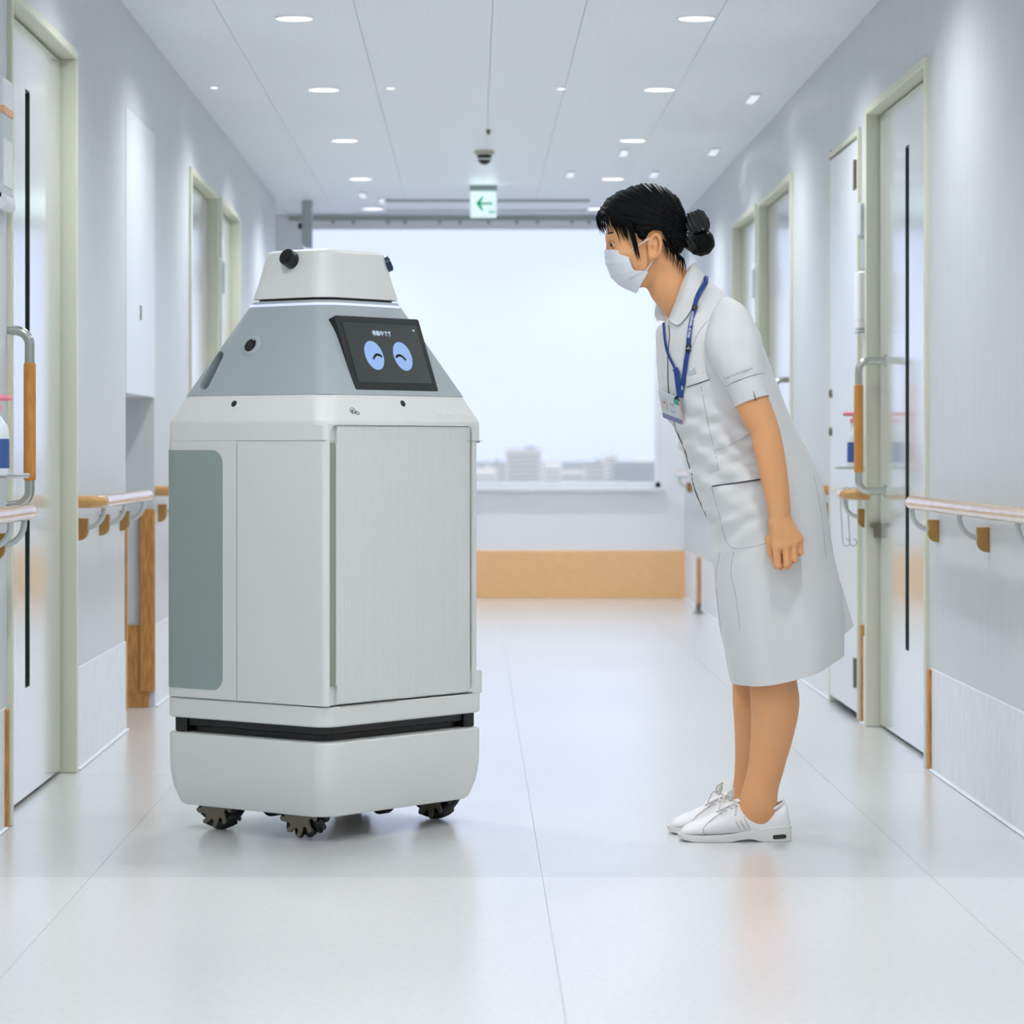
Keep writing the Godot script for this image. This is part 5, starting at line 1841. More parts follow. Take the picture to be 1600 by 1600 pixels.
func build_mask(o: Node3D) -> void:
	var m := paint("mask_white", Color(0.865, 0.885, 0.91), 0.8)
	var c := [Vector3(-0.3505, 1.4233, 0.0000), Vector3(-0.3490, 1.4047, 0.0000), Vector3(-0.3435, 1.3798, 0.0000), Vector3(-0.3319, 1.3565, 0.0000), Vector3(-0.3187, 1.3425, 0.0000), Vector3(-0.3062, 1.3332, 0.0000), Vector3(-0.2891, 1.3254, 0.0000), Vector3(-0.2736, 1.3192, 0.0000)]
	var e := [Vector3(-0.2978, 1.4176, 0.0600), Vector3(-0.2940, 1.3992, 0.0640), Vector3(-0.2878, 1.3807, 0.0640), Vector3(-0.2800, 1.3716, 0.0620), Vector3(-0.2646, 1.3700, 0.0620), Vector3(-0.2490, 1.3694, 0.0600), Vector3(-0.2534, 1.3565, 0.0560), Vector3(-0.2624, 1.3414, 0.0500)]
	var outer := []
	var inner := []
	var rows := 36
	for i in rows + 1:
		var v := float(i) / rows * 7.0
		var cc: Vector3 = catmull(c, v)
		var ee: Vector3 = catmull(e, v)
		# three soft pleats
		var pl := 0.0
		for q in [1.6, 2.9, 4.3]:
			pl += 0.0022 * smoothstep(q - 0.35, q, v) * (1.0 - smoothstep(q, q + 0.08, v))
		var a := PackedVector3Array()
		var b := PackedVector3Array()
		for j in 41:
			var t := (j / 40.0 * 2.0 - 1.0) * PI / 2
			var k := pow(1.0 - cos(t), 1.15)
			var n := Vector3(-cos(t), -0.25 * cos(t), sin(t))
			var p := Vector3(lerpf(cc.x, ee.x, k), lerpf(cc.y, ee.y, k), ee.z * sin(t) * (1.0 if t > 0 else 1.0))
			a.append(p + n * (pl * cos(t * 0.8) + 0.0006))
			b.append(p + n * (pl * cos(t * 0.8) - 0.0010))
		outer.append(a)
		inner.append(b)
	var g := Geo.new()
	g.sheet(outer, inner)
	var mk := part("face_mask", g, m, o, 50.0)
	g = Geo.new()
	for s in [-1.0, 1.0]:
		var k := Vector3(1, 1, s)
		g = Geo.new()
		g.tube([Vector3(-0.2984, 1.4133, 0.0600) * k, Vector3(-0.2804, 1.4250, 0.0700) * k, Vector3(-0.2623, 1.4369, 0.0760) * k, Vector3(-0.2423, 1.4491, 0.0770) * k, Vector3(-0.2236, 1.4541, 0.0720) * k], 0.0016, 8)
		part("ear_loop", g, m, mk)
		g = Geo.new()
		g.tube([Vector3(-0.2537, 1.3686, 0.0600) * k, Vector3(-0.2433, 1.3851, 0.0680) * k, Vector3(-0.2329, 1.4016, 0.0740) * k, Vector3(-0.2219, 1.4142, 0.0700) * k], 0.0016, 8)
		part("ear_loop", g, m, mk)
	g = Geo.new()
	g.tube([Vector3(-0.2992, 1.4148, 0.0610), Vector3(-0.2937, 1.3976, 0.0645), Vector3(-0.2878, 1.3806, 0.0645)], 0.0007, 6)
	part("edge_stitch", g, paint("stitch_grey", Color(0.72, 0.74, 0.76), 0.7), mk)

func build_dress(o: Node3D, cloth: Material) -> void:
	# front and back of the side view, row by row from the neckline to the hem; half width of each row
	var fr := [Vector3(-0.1974, 1.2493, 0.0000), Vector3(-0.2083, 1.2446, 0.0000), Vector3(-0.2192, 1.2384, 0.0000), Vector3(-0.2246, 1.2275, 0.0000), Vector3(-0.2262, 1.2073, 0.0000), Vector3(-0.2246, 1.1793, 0.0000), Vector3(-0.2231, 1.1374, 0.0000), Vector3(-0.2184, 1.0954, 0.0000), Vector3(-0.2021, 1.0364, 0.0000), Vector3(-0.1780, 0.9773, 0.0000), Vector3(-0.1516, 0.9105, 0.0000), Vector3(-0.1337, 0.8390, 0.0000), Vector3(-0.1088, 0.7784, 0.0000), Vector3(-0.0925, 0.7426, 0.0000), Vector3(-0.0871, 0.7069, 0.0000), Vector3(-0.0855, 0.6571, 0.0000), Vector3(-0.0778, 0.5748, 0.0000), Vector3(-0.0708, 0.5111, 0.0000), Vector3(-0.0599, 0.4613, 0.0000), Vector3(-0.0490, 0.3960, 0.0000), Vector3(-0.0436, 0.3743, 0.0000)]
	var bk := [Vector3(-0.1259, 1.3783, 0.0000), Vector3(-0.1026, 1.3550, 0.0000), Vector3(-0.0700, 1.3270, 0.0000), Vector3(-0.0373, 1.2959, 0.0000), Vector3(-0.0063, 1.2617, 0.0000), Vector3(0.0186, 1.2275, 0.0000), Vector3(0.0357, 1.1840, 0.0000), Vector3(0.0559, 1.1296, 0.0000), Vector3(0.0963, 1.0270, 0.0000), Vector3(0.1243, 0.9695, 0.0000), Vector3(0.1554, 0.9089, 0.0000), Vector3(0.1802, 0.8514, 0.0000), Vector3(0.1888, 0.7908, 0.0000), Vector3(0.1942, 0.7551, 0.0000), Vector3(0.1989, 0.7178, 0.0000), Vector3(0.2067, 0.6727, 0.0000), Vector3(0.2206, 0.6136, 0.0000), Vector3(0.2269, 0.5546, 0.0000), Vector3(0.2284, 0.5079, 0.0000), Vector3(0.2284, 0.4644, 0.0000), Vector3(0.2284, 0.4458, 0.0000)]
	var wd := [0.056, 0.078, 0.108, 0.134, 0.148, 0.154, 0.152, 0.148, 0.140, 0.140, 0.148, 0.158, 0.164, 0.166, 0.166, 0.166, 0.166, 0.165, 0.164, 0.162, 0.161]
	var rows := 130
	var noise := FastNoiseLite.new()
	noise.seed = 9
	noise.frequency = 9.0
	dress_grid = []
	for i in rows + 1:
		var v := float(i) / rows * 20.0
		var a: Vector3 = catmull(fr, v)
		var b: Vector3 = catmull(bk, v)
		var w: float = catmull(wd, v)
		var mid := (a + b) / 2
		var half := (a - b) / 2
		var ring := PackedVector3Array()
		for j in dress_n:
			var t := TAU * j / dress_n
			var c := cos(t)
			var s := -sin(t)
			var e := 2.0 / 2.25
			var p := mid + half * signf(c) * pow(absf(c), e) + Vector3(0, 0, w * signf(s) * pow(absf(s), e))
			var skirt := smoothstep(13.0, 20.0, v)
			# the hem sags at the sides; the skirt falls in soft folds; creases run from the waist to the hip
			p.y -= 0.020 * skirt * s * s
			var out := Vector3(half.normalized().x * c, 0, s)
			var fold := 0.0045 * skirt * sin(t * 7.0 + 0.6 + v * 0.1) * absf(s)
			var q := Vector3(p.x, p.y, p.z)
			var waist := exp(-pow((v - 9.6) / 2.4, 2.0))
			var crease := waist * (0.0050 * sin((p.x * 0.55 + p.y) * 105.0 + 2.0 * noise.get_noise_3dv(q * 0.6)) + 0.003 * sin((p.x * -0.5 + p.y) * 160.0)) * (1.0 - smoothstep(0.0, 0.7, -c))
			var hip := exp(-pow((v - 13.2) / 1.6, 2.0)) * 0.0035 * sin((p.x * 0.9 - p.y) * 90.0) * smoothstep(-0.2, 0.8, c)
			p += out * (fold + crease + hip + 0.0022 * noise.get_noise_3dv(q))
			ring.append(p)
		dress_grid.append(ring)
	var g := Geo.new()
	var rings := dress_grid.duplicate()
	# turn the hem inward so that the skirt is open below
	for k in [[0.985, 0.001], [0.975, 0.004], [0.97, 0.03], [0.965, 0.10]]:
		var last: PackedVector3Array = dress_grid[rows]
		var mid := Vector3.ZERO
		for p in last:
			mid += p / dress_n
		var ring := PackedVector3Array()
		for p in last:
			ring.append(Vector3(lerpf(mid.x, p.x, k[0]), p.y + k[1], lerpf(mid.z, p.z, k[0])))
		rings.append(ring)
	g.loft(rings, true, false, false, true)
	var dress := part("dress", g, cloth, o, 70.0)
	# flap of the back slit
	g = Geo.new()
	var outer := []
	var inner := []
	for i in 7:
		var u := i / 6.0
		var a := PackedVector3Array()
		var b := PackedVector3Array()
		var top: Vector3 = Vector3(0.2196, 0.6232, -0.0300).lerp(Vector3(0.2242, 0.4812, -0.0300), u)
		var tail: Vector3 = Vector3(0.2274, 0.6123, -0.0300).lerp(Vector3(0.2586, 0.5093, -0.0300), u)
		for j in 5:
			var p := top.lerp(tail, j / 4.0)
			p.z += 0.006 * sin(j * 0.8)
			a.append(p + Vector3(0, 0, 0.0012))
			b.append(p - Vector3(0, 0, 0.0012))
		outer.append(a)
		inner.append(b)
	g.sheet(outer, inner)
	part("back_flap", g, cloth, dress)
	# sleeves with turned cuffs
	for s in [-1.0, 1.0]:
		var k := Vector3(1, 1, s)
		var sc := [Vector3(-0.0654, 1.2868, 0.0950), Vector3(-0.0596, 1.2643, 0.1180), Vector3(-0.0558, 1.2375, 0.1360), Vector3(-0.0518, 1.1943, 0.1520), Vector3(-0.0406, 1.1528, 0.1630), Vector3(-0.0283, 1.1131, 0.1700), Vector3(-0.0180, 1.0827, 0.1740)]
		var sw := [0.022, 0.042, 0.055, 0.068, 0.0605, 0.0500, 0.0430]
		var sd := [0.024, 0.040, 0.052, 0.058, 0.056, 0.053, 0.049]
		g = Geo.new()
		rings = []
		for i in 49:
			var v := i / 48.0 * 6.0
			var c: Vector3 = catmull(sc, v)
			var d: Vector3 = (catmull(sc, minf(v + 0.3, 6.0)) - catmull(sc, maxf(v - 0.3, 0.0))).normalized()
			rings.append(sleeve_ring(c, d, catmull(sw, v), catmull(sd, v), noise, k))
		g.loft(rings, true, true, false)
		var sl := part("sleeve", g, cloth, dress, 70.0)
		g = Geo.new()
		rings = []
		var ax: Vector3 = (sc[6] - sc[5]).normalized()
		for q in [[-0.0165, 0.0448, 0.0505], [-0.0155, 0.0470, 0.0525], [-0.004, 0.0452, 0.0510], [0.012, 0.0440, 0.0500], [0.0245, 0.0432, 0.0492], [0.0255, 0.0422, 0.0482], [0.020, 0.0405, 0.0465], [0.0, 0.0405, 0.0465]]:
			rings.append(sleeve_ring(sc[6] + ax * q[0] * 1.25, ax, q[1], q[2], noise, k))
		g.loft(rings, true, false, false)
		part("cuff", g, cloth, sl, 40.0)
		g = Geo.new()
		var slit := []
		for i in 4:
			slit.append((sc[6] + ax * (0.004 + 0.0095 * i) + Vector3(0.0065 - 0.001 * i, 0.0022, 0.0503)) * k)
		g.tube(slit, [0.0004, 0.0009, 0.0014, 0.0018], 6)
		var edge := sleeve_ring(sc[6] - ax * 0.0212, ax, 0.0468, 0.0522, noise, k)
		var hem := []
		for j in 21:
			hem.append(edge[j])
		var fold := Geo.new()
		fold.tube(hem, 0.0009, 6)
		part("cuff_fold", fold, paint("seam_soft", Color(0.55, 0.575, 0.60), 0.8), sl)
		part("cuff_slit", g, paint("seam_dark", Color(0.36, 0.38, 0.40), 0.8), sl)
		if s > 0.0:
			var tm := put("sleeve_print", text_mesh("Fujita Health University", 0.0070, 0.0004), paint("print_grey", Color(0.52, 0.54, 0.57), 0.7), sl)
			tm.transform = Transform3D(Basis(Vector3.BACK, deg_to_rad(20.5)) * Basis(Vector3.UP, deg_to_rad(6)), Vector3(-0.0451, 1.1187, 0.2235) + Vector3(0, 0, 0.003))
	# collar: near half and far half
	for s in [-1.0, 1.0]:
		var k := Vector3(1, 1, s)
		var inn := [Vector3(-0.1306, 1.3923, 0.0000), Vector3(-0.1415, 1.3847, 0.0220), Vector3(-0.1538, 1.3649, 0.0430), Vector3(-0.1638, 1.3443, 0.0530), Vector3(-0.1733, 1.3194, 0.0570), Vector3(-0.1808, 1.2964, 0.0540), Vector3(-0.1907, 1.2708, 0.0400), Vector3(-0.1974, 1.2488, 0.0120)]
		var out := [Vector3(-0.1026, 1.3565, 0.0000), Vector3(-0.1092, 1.3545, 0.0360), Vector3(-0.1243, 1.3273, 0.0820), Vector3(-0.1362, 1.3050, 0.0980), Vector3(-0.1467, 1.2725, 0.1050), Vector3(-0.1621, 1.2499, 0.0960), Vector3(-0.1791, 1.2339, 0.0740), Vector3(-0.1957, 1.2422, 0.0220)]
		outer = []
		inner = []
		for i in 29:
			var v := i / 28.0 * 7.0
			var a: Vector3 = catmull(inn, v)
			var b: Vector3 = catmull(out, v)
			var ro := PackedVector3Array()
			var ri := PackedVector3Array()
			for j in 8:
				var u := j / 7.0
				# rises off the neck, rolls over, lies on the dress
				var p := a.lerp(b, u)
				var lift := 0.010 * sin(PI * minf(u * 1.25, 1.0)) + 0.006 * u
				var n := Vector3(-0.25, 0.35, 0.9).normalized()
				if u > 0.3 and v > 0.8:
					p.z = maxf(p.z, on_dress(p)[0].z + 0.001 - n.z * lift + 0.0045 * u)
				ro.append((p + n * (lift + 0.003)) * k)
				ri.append((p + n * lift) * k)
			outer.append(ro)
			inner.append(ri)
		g = Geo.new()
		g.sheet(outer, inner)
		part("collar", g, cloth, dress, 60.0)
	# the far half of the collar stands out past the throat
	outer = []
	inner = []
	for i in 13:
		var v := i / 12.0 * 3.0
		var a: Vector3 = catmull([Vector3(-0.1895, 1.3218, -0.0500), Vector3(-0.1949, 1.2994, -0.0400), Vector3(-0.1975, 1.2737, -0.0240), Vector3(-0.1986, 1.2495, -0.0060)], v)
		var b: Vector3 = catmull([Vector3(-0.2107, 1.3192, -0.0620), Vector3(-0.2202, 1.2972, -0.0600), Vector3(-0.2263, 1.2717, -0.0500), Vector3(-0.2205, 1.2521, -0.0300)], v)
		var ro := PackedVector3Array()
		var ri := PackedVector3Array()
		for j in 6:
			var p := a.lerp(b, j / 5.0) + Vector3(-0.003, 0.002, 0.004) * sin(PI * j / 5.0)
			ro.append(p + Vector3(0, 0, 0.0015))
			ri.append(p - Vector3(0, 0, 0.0015))
		outer.append(ro)
		inner.append(ri)
	g = Geo.new()
	g.sheet(outer, inner)
	part("collar", g, cloth, dress, 60.0)
	# placket, seams, pockets
	var line := paint("seam_shade", Color(0.66, 0.69, 0.71), 0.85)
	g = Geo.new()
	seam_on_dress(g, [Vector3(-0.2009, 1.2372, 0.0300), Vector3(-0.1993, 1.2124, 0.0300), Vector3(-0.2024, 1.1691, 0.0300), Vector3(-0.2017, 1.1227, 0.0300), Vector3(-0.1993, 1.0793, 0.0300), Vector3(-0.1931, 1.0329, 0.0300), Vector3(-0.1754, 0.9803, 0.0200), Vector3(-0.1492, 0.9090, 0.0100), Vector3(-0.1313, 0.8376, 0.0100), Vector3(-0.1065, 0.7786, 0.0100)], 0.0016, 5)
	part("front_placket", g, paint("placket_dark", Color(0.34, 0.37, 0.39), 0.7), dress)
	for q in [[Vector3(-0.1263, 1.0897, 0.1300), Vector3(-0.1156, 1.0347, 0.1300), Vector3(-0.1049, 0.9828, 0.1300), Vector3(-0.0927, 0.9369, 0.1300), Vector3(-0.0835, 0.8881, 0.1300)],
			[Vector3(-0.0912, 0.9385, 0.1300), Vector3(-0.0584, 0.9491, 0.1400), Vector3(-0.0096, 0.9766, 0.1400)],
			[Vector3(-0.0759, 0.6926, 0.1300), Vector3(-0.0812, 0.6495, 0.1200), Vector3(-0.0797, 0.5837, 0.1200), Vector3(-0.0705, 0.4996, 0.1200)],
			[Vector3(-0.0471, 0.6963, 0.1500), Vector3(-0.0532, 0.6491, 0.1500), Vector3(-0.0425, 0.5928, 0.1500), Vector3(-0.0319, 0.5090, 0.1500)],
			[Vector3(-0.0996, 0.8482, 0.1200), Vector3(-0.0820, 0.7903, 0.1300), Vector3(-0.0584, 0.7112, 0.1400), Vector3(-0.0175, 0.7058, 0.1600), Vector3(0.0281, 0.7180, 0.1600)],
			[Vector3(0.1473, 0.8787, 0.1000), Vector3(0.1642, 0.7897, 0.1000), Vector3(0.1749, 0.6824, 0.1000)],
			[Vector3(-0.1095, 1.2478, 0.1100), Vector3(-0.1332, 1.2183, 0.1200), Vector3(-0.1454, 1.1877, 0.1200)]]:
		g = Geo.new()
		seam_on_dress(g, q, 0.0008, 5)
		part("seam", g, line, dress)
	g = Geo.new()
	patch_on_dress(g, [Vector3(-0.0988, 0.8850, 0.1300), Vector3(0.0260, 0.9095, 0.1500), Vector3(0.0321, 0.8730, 0.1500), Vector3(-0.0996, 0.8530, 0.1300)], 0.0042, 14, 4)
	var pk := part("hip_pocket", g, cloth, dress, 50.0)
	g = Geo.new()
	seam_on_dress(g, [Vector3(-0.0988, 0.8514, 0.1300), Vector3(-0.0432, 0.8592, 0.1400), Vector3(0.0306, 0.8707, 0.1500)], 0.0017, 5)
	part("pocket_edge", g, paint("seam_dark", Color(0.36, 0.38, 0.40), 0.8), pk)
	g = Geo.new()
	patch_on_dress(g, [Vector3(-0.1593, 1.1133, 0.1000), Vector3(-0.1133, 1.1243, 0.1200), Vector3(-0.1072, 1.1074, 0.1200), Vector3(-0.1586, 1.0903, 0.1000)], 0.0038, 8, 3)
	pk = part("chest_pocket", g, cloth, dress, 50.0)
	g = Geo.new()
	seam_on_dress(g, [Vector3(-0.1586, 1.0887, 0.1000), Vector3(-0.1325, 1.0970, 0.1100), Vector3(-0.1072, 1.1059, 0.1200)], 0.0012, 4)
	part("pocket_edge", g, paint("seam_dark", Color(0.36, 0.38, 0.40), 0.8), pk)
	g = Geo.new()
	patch_on_dress(g, [Vector3(-0.1547, 1.1255, 0.1000), Vector3(-0.1417, 1.1345, 0.1100), Vector3(-0.1386, 1.1222, 0.1100), Vector3(-0.1532, 1.1148, 0.1000)], 0.0025, 3, 2)
	g.box(Vector3(-0.1294, 1.1260, 0.1100) + Vector3(0, 0, 0.012), Vector3(0.007, 0.0035, 0.004), 0.001, Transform3D())
	part("pocket_note", g, paint("note_grey", Color(0.70, 0.73, 0.76), 0.6), pk)

func sleeve_ring(c: Vector3, d: Vector3, w: float, dep: float, noise: FastNoiseLite, k: Vector3) -> PackedVector3Array:
	var side := d.cross(Vector3.BACK).normalized()
	var front := side.cross(d).normalized()
	var ring := PackedVector3Array()
	for j in 40:
		var t := TAU * j / 40
		var p := c + side * cos(t) * w + front * sin(t) * dep
		p += (p - c).normalized() * 0.0028 * noise.get_noise_3dv(p * 2.2)
		ring.append(p * k)
	return ring

func build_shoes(o: Node3D) -> void:
	var white := paint("shoe_white", Color(0.93, 0.925, 0.93), 0.4)
	var sole_m := paint("sole_grey", Color(0.88, 0.875, 0.86), 0.55)
	var lace := paint("lace_white", Color(0.86, 0.86, 0.84), 0.7)
	for s in [1.0, -1.0]:
		var zc: float = 0.07 * s
		var dx := 0.0 if s > 0 else -0.0165
		var dark_sole: Material = sole_m
		var xf := Transform3D(Basis(), Vector3(dx, 0, zc))
		# stations from heel to toe: x, height of the top, half width, width share at the top
		var st := [[0.0915, 0.050, 0.014, 0.7], [0.088, 0.074, 0.026, 0.72], [0.080, 0.092, 0.031, 0.78], [0.062, 0.083, 0.033, 0.82], [0.038, 0.074, 0.034, 0.86], [0.012, 0.073, 0.0345, 0.86], [-0.012, 0.080, 0.036, 0.74], [-0.030, 0.092, 0.038, 0.52], [-0.044, 0.090, 0.040, 0.46], [-0.066, 0.078, 0.043, 0.44], [-0.095, 0.064, 0.046, 0.46], [-0.122, 0.052, 0.046, 0.5], [-0.146, 0.042, 0.041, 0.52], [-0.163, 0.032, 0.031, 0.55], [-0.1715, 0.022, 0.016, 0.6]]
		var rings := []
		for i in 57:
			var v := i / 56.0 * 14.0
			var q := []
			for c in 4:
				var col := []
				for r in st:
					col.append(r[c])
				q.append(catmull(col, v))
			var ring := PackedVector3Array()
			var y0 := 0.012
			for j in 28:
				var t := TAU * j / 28
				var cy := sin(t)
				var h: float = q[1] - y0
				var wv: float = q[2] * lerpf(1.0, q[3], smoothstep(-0.2, 1.0, cy))
				ring.append(xf * Vector3(q[0], y0 + h * (0.5 + 0.5 * signf(cy) * pow(absf(cy), 0.72)), wv * signf(cos(t)) * pow(absf(cos(t)), 0.72)))
			rings.append(ring)
		var g := Geo.new()
		g.loft(rings)
		var sh := part("shoe", g, white, o, 60.0)
		# sole, thick under the heel, hollowed under the arch
		rings = []
		var so := [[0.0945, 0.004, 0.036, 0.016], [0.090, 0.0, 0.0375, 0.030], [0.072, 0.0, 0.037, 0.036], [0.040, 0.0, 0.035, 0.0375], [0.018, 0.0015, 0.032, 0.037], [-0.005, 0.0065, 0.028, 0.0375], [-0.030, 0.0045, 0.022, 0.041], [-0.055, 0.0005, 0.0185, 0.0455], [-0.100, 0.0, 0.0165, 0.050], [-0.140, 0.001, 0.0165, 0.046], [-0.166, 0.005, 0.018, 0.033], [-0.1765, 0.010, 0.019, 0.014]]
		for i in 45:
			var v := i / 44.0 * 11.0
			var q := []
			for c in 4:
				var col := []
				for r in so:
					col.append(r[c])
				q.append(catmull(col, v))
			var ring := PackedVector3Array()
			for p in [[1, 0.0], [0.985, 0.03], [1.0, 0.5], [0.97, 0.94], [0.9, 1.0], [-0.9, 1.0], [-0.97, 0.94], [-1.0, 0.5], [-0.985, 0.03], [-1.0, 0.0]]:
				ring.append(xf * Vector3(q[0], lerpf(maxf(q[1], 0.0005), q[2], p[1]), q[3] * p[0] * (0.97 if p[1] == 0.0 else 1.0)))
			rings.append(ring)
		g = Geo.new()
		g.loft(rings)
		part("sole", g, dark_sole, sh, 35.0)
		g = Geo.new()
		g.prism(rrect(0.0165, 0.0052, 0.0052, 6), 0.0345, 0.0378, 0.0006, xf * Transform3D(Basis(Vector3.BACK, 0.07), Vector3(0.064, 0.0125, 0.0)))
		part("heel_window", g, paint("heel_dark", Color(0.16, 0.17, 0.15), 0.3), sh)
		# seams of the toe cap and the lacing panel, ribs on the flank, punched holes
		g = Geo.new()
		var line := []
		for q in [[-0.118, 0.018, 0.0465], [-0.120, 0.032, 0.0445], [-0.108, 0.046, 0.036], [-0.088, 0.060, 0.026], [-0.066, 0.073, 0.0205]]:
			line.append(xf * Vector3(q[0], q[1], q[2]))
		g.tube(line, 0.0012, 6)
		for i in 3:
			g.tube([xf * Vector3(-0.046 + i * 0.012, 0.066 - i * 0.002, 0.0290 + i * 0.001), xf * Vector3(-0.040 + i * 0.012, 0.048, 0.0385 - i * 0.001), xf * Vector3(-0.030 + i * 0.012, 0.032, 0.0398 - i * 0.001)], 0.0011, 6)
		part("stitching", g, paint("stitch_beige", Color(0.76, 0.75, 0.73), 0.6), sh)
		g = Geo.new()
		for i in 9:
			g.ball(xf * Vector3(-0.100 + i * 0.0058, 0.034 + 0.005 * (i % 2), 0.0462 - 0.0006 * i), Vector3(0.0009, 0.0009, 0.0012), 6)
		part("punched_holes", g, paint("hole_grey", Color(0.62, 0.62, 0.62), 0.7), sh)
		# tongue and laces with a bow
		g = Geo.new()
		g.tube([xf * Vector3(-0.020, 0.088, 0), xf * Vector3(-0.032, 0.0945, 0), xf * Vector3(-0.058, 0.084, 0), xf * Vector3(-0.085, 0.069, 0)], [0.010, 0.014, 0.015, 0.012], 14, true, 0.4)
		part("tongue", g, white, sh)
		for i in 4:
			g = Geo.new()
			var x := -0.040 - i * 0.013
			var y := 0.094 - i * 0.0072
			g.tube([xf * Vector3(x + 0.004, y - 0.008, 0.022), xf * Vector3(x, y + 0.0005, 0.012), xf * Vector3(x - 0.003, y + 0.0015, 0.0), xf * Vector3(x, y + 0.0005, -0.012), xf * Vector3(x + 0.004, y - 0.008, -0.022)], 0.0021, 8)
			part("lace", g, lace, sh)
		g = Geo.new()
		for q in [[[0, 0.0, 0.0], [-0.008, 0.014, 0.008], [-0.002, 0.026, 0.016], [0.006, 0.020, 0.014], [0.002, 0.004, 0.004]],
				[[0, 0, 0], [0.004, 0.014, -0.010], [0.010, 0.028, -0.012], [0.001, 0.022, -0.008], [-0.001, 0.004, -0.002]],
				[[0, 0, 0], [-0.014, 0.008, 0.008], [-0.024, -0.004, 0.016], [-0.030, -0.018, 0.022]],
				[[0, 0, 0], [0.008, -0.004, 0.016], [0.010, -0.018, 0.026], [0.008, -0.030, 0.034]]]:
			var pl := []
			for p in q:
				pl.append(xf * Vector3(-0.050 + p[0], 0.094 + p[1], p[2]))
			var sm := []
			for i in (pl.size() - 1) * 4 + 1:
				sm.append(catmull(pl, i / 4.0))
			g.tube(sm, 0.0019, 8)
		g.ball(xf * Vector3(-0.050, 0.096, 0), Vector3(0.005, 0.004, 0.005), 10)
		part("bow", g, lace, sh)
		g = Geo.new()
		var rim := []
		for i in 25:
			var a := TAU * i / 24.0
			rim.append(xf * Vector3(0.028 + cos(a) * 0.050, 0.0825 + 0.0085 * cos(a * 2.0) + 0.002 * cos(a), sin(a) * 0.0300))
		g.tube(rim, 0.0036, 8, false)
		part("collar_roll", g, white, sh, 60.0)

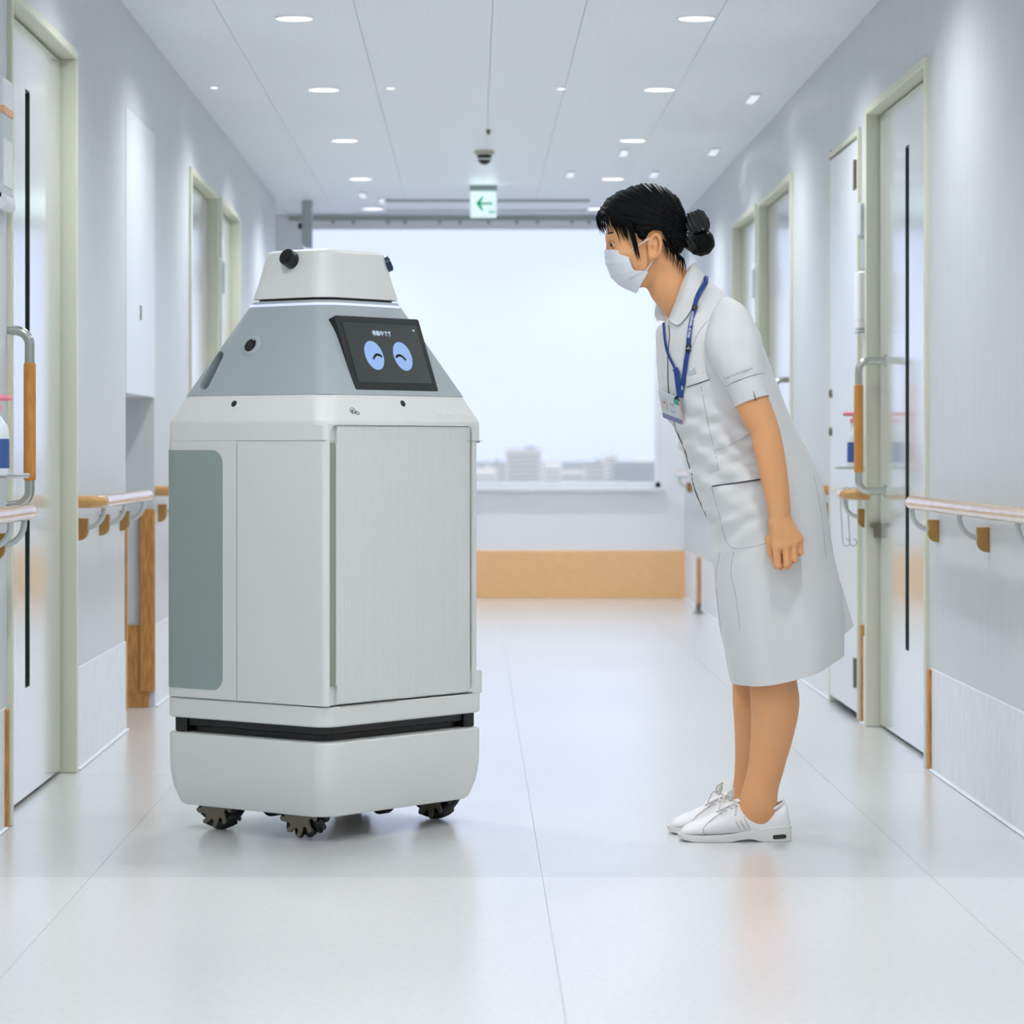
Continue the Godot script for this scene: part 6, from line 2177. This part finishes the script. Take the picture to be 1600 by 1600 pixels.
func build_lanyard() -> void:
	var blue := paint("strap_blue", Color(0.10, 0.235, 0.52), 0.6)
	var black := paint("clip_black", Color(0.06, 0.07, 0.08), 0.4)
	var o := thing("id_badge", "name badge in a clear holder on a blue lanyard round the nurse's neck", "badge", HERE)
	var near := [Vector3(-0.1041, 1.3507, 0.0200), Vector3(-0.1099, 1.3411, 0.0550), Vector3(-0.1279, 1.3162, 0.0900), Vector3(-0.1371, 1.2942, 0.1000), Vector3(-0.1409, 1.2784, 0.1100), Vector3(-0.1478, 1.2493, 0.1100), Vector3(-0.1532, 1.2129, 0.1000), Vector3(-0.1555, 1.1807, 0.1000), Vector3(-0.1593, 1.1547, 0.1000), Vector3(-0.1632, 1.1225, 0.1000), Vector3(-0.1670, 1.0903, 0.1000), Vector3(-0.1701, 1.0642, 0.1000)]
	var far := [Vector3(-0.2083, 1.2415, 0.0000), Vector3(-0.2068, 1.2073, 0.0000), Vector3(-0.1998, 1.1708, 0.0500), Vector3(-0.1865, 1.1386, 0.0700), Vector3(-0.1795, 1.1199, 0.0800), Vector3(-0.1755, 1.0935, 0.0900), Vector3(-0.1717, 1.0644, 0.0900)]
	var sets := []
	for q in [[near, 0.0108], [far, 0.0060]]:
		var pts := []
		var nn := []
		for i in (q[0].size() - 1) * 4 + 1:
			var c: Vector3 = catmull(q[0], i / 4.0)
			var v: float = i / 4.0
			var s := on_dress(c, 0.0045)
			var p: Vector3 = s[0]
			if q[1] > 0.01 and v < 5.5:
				# over the collar
				p = p.lerp(c + Vector3(0, 0, 0.022), 1.0 - smoothstep(4.6, 5.5, v))
				if v < 1.0:
					p = c + Vector3(0, 0.008, 0.010)
			pts.append(p)
			nn.append((s[1] as Vector3).lerp(Vector3(-0.15, 0.15, 1), 0.5).normalized())
		var g := Geo.new()
		ribbon(g, pts, nn, q[1], 0.0018)
		part("strap", g, blue, o)
		sets.append(pts)
	# slider, buckle, hanging end
	for q in [[16, 0.014, 0.012], [28, 0.013, 0.018]]:
		var p: Vector3 = sets[0][q[0]]
		var d: Vector3 = (sets[0][q[0] + 1] - sets[0][q[0] - 1]).normalized()
		var g := Geo.new()
		g.box(Vector3.ZERO, Vector3(q[1], q[2], 0.006), 0.0015, Transform3D(Basis(d.cross(Vector3.BACK).normalized(), -d, d.cross(Vector3.BACK).normalized().cross(-d)), p + Vector3(0, 0, 0.001)))
		var clip := part("buckle", g, black, o)
		if q[0] == 28:
			g = Geo.new()
			g.box(p + Vector3(0, 0.003, 0.0042), Vector3(0.003, 0.005, 0.001), 0.0003)
			g.box(p + Vector3(0, -0.0005, 0.0042), Vector3(0.011, 0.0025, 0.001), 0.0003)
			part("buckle_slot", g, paint("clip_grey", Color(0.6, 0.65, 0.72), 0.4), clip)
	var g := Geo.new()
	var ep := []
	var en := []
	for q in [Vector3(-0.1826, 1.1340, 0.0700), Vector3(-0.1784, 1.1262, 0.0750), Vector3(-0.1756, 1.1060, 0.0800), Vector3(-0.1729, 1.0844, 0.0850), Vector3(-0.1702, 1.0644, 0.0900)]:
		var s := on_dress(q, 0.008)
		ep.append(s[0])
		en.append((s[1] as Vector3).lerp(Vector3(0, 0, 1), 0.5).normalized())
	ribbon(g, ep, en, 0.0135, 0.002)
	part("strap_end", g, blue, o)
	# white lettering along the strap, reading upwards
	var ink := paint("print_white", Color(0.92, 0.94, 0.97), 0.6)
	for q in [[21, "HEALTH UNIVERSITY", 0.0080, 22.0], [40, "HEALTH UNIVERSITY", 0.0066, 38.0]]:
		var i: int = q[0]
		var p: Vector3 = (sets[0][i] + sets[0][i + 1]) / 2 + Vector3(0, 0, 0.0017)
		var up: Vector3 = (sets[0][i - 3] - sets[0][i + 4]).normalized()
		var z := Vector3(-0.1, 0.1, 1).normalized()
		z = (z - up * z.dot(up)).normalized()
		var tm := put("strap_print", text_mesh(q[1], q[2], 0.0004, false, true), ink, o)
		tm.transform = Transform3D(Basis(up * 0.86, z.cross(up), z), p)
	# the badge itself
	var a: Vector3 = on_dress(Vector3(-0.1995, 1.0784, 0.0800), 0.016)[0]
	var b: Vector3 = on_dress(Vector3(-0.1547, 1.0596, 0.1000), 0.020)[0]
	var c: Vector3 = on_dress(Vector3(-0.2050, 1.0339, 0.0700), 0.020)[0]
	var x := (b - a)
	var y := (a - c)
	var wide := x.length()
	var high := y.length()
	x = x.normalized()
	var nz := x.cross(y).normalized()
	var bf := Transform3D(Basis(x, nz.cross(x), nz), (b + c) / 2)
	g = Geo.new()
	g.prism(rrect(wide / 2, high / 2, 0.003), -0.0015, 0.0, 0.0004, bf)
	var card := part("badge_card", g, paint("badge_clear", Color(0.80, 0.84, 0.85), 0.25), o)
	for q in [["badge_stripe", "stripe_violet", Color(0.50, 0.50, 0.66), -0.02, -0.42, 0.92, 0.17], ["badge_edge", "edge_pink", Color(0.93, 0.66, 0.64), 0.475, -0.02, 0.05, 0.9], ["badge_patch", "patch_green", Color(0.25, 0.66, 0.55), 0.32, 0.30, 0.24, 0.2], ["badge_photo", "photo_tan", Color(0.80, 0.76, 0.73), -0.28, 0.06, 0.22, 0.42], ["badge_lines", "line_grey", Color(0.66, 0.70, 0.73), 0.08, 0.12, 0.16, 0.06], ["badge_lines", "line_grey", Color(0.66, 0.70, 0.73), 0.06, -0.14, 0.2, 0.06]]:
		g = Geo.new()
		g.box(Vector3(q[3] * wide, q[4] * high, 0.0004), Vector3(q[5] * wide, q[6] * high, 0.0008), 0.0, bf)
		part(q[0], g, paint(q[1], q[2], 0.45), card)
	g = Geo.new()
	g.ball(Vector3(-0.28 * wide, 0.12 * high, 0.0008), Vector3(0.0025, 0.0032, 0.0006), 10, bf)
	part("badge_portrait", g, paint("portrait_dark", Color(0.30, 0.25, 0.24), 0.6), card)
	g = Geo.new()
	g.tube([bf * Vector3(0.5 * wide - 0.002, 0.5 * high + 0.004, 0.004), bf * Vector3(0.5 * wide - 0.001, 0.5 * high + 0.004, 0.010)], 0.0042, 14)
	g.tube([bf * Vector3(0.5 * wide + 0.001, 0.5 * high + 0.003, 0.006), bf * Vector3(0.5 * wide + 0.007, 0.5 * high - 0.002, 0.007)], 0.0016, 8)
	part("badge_clip", g, black, card)
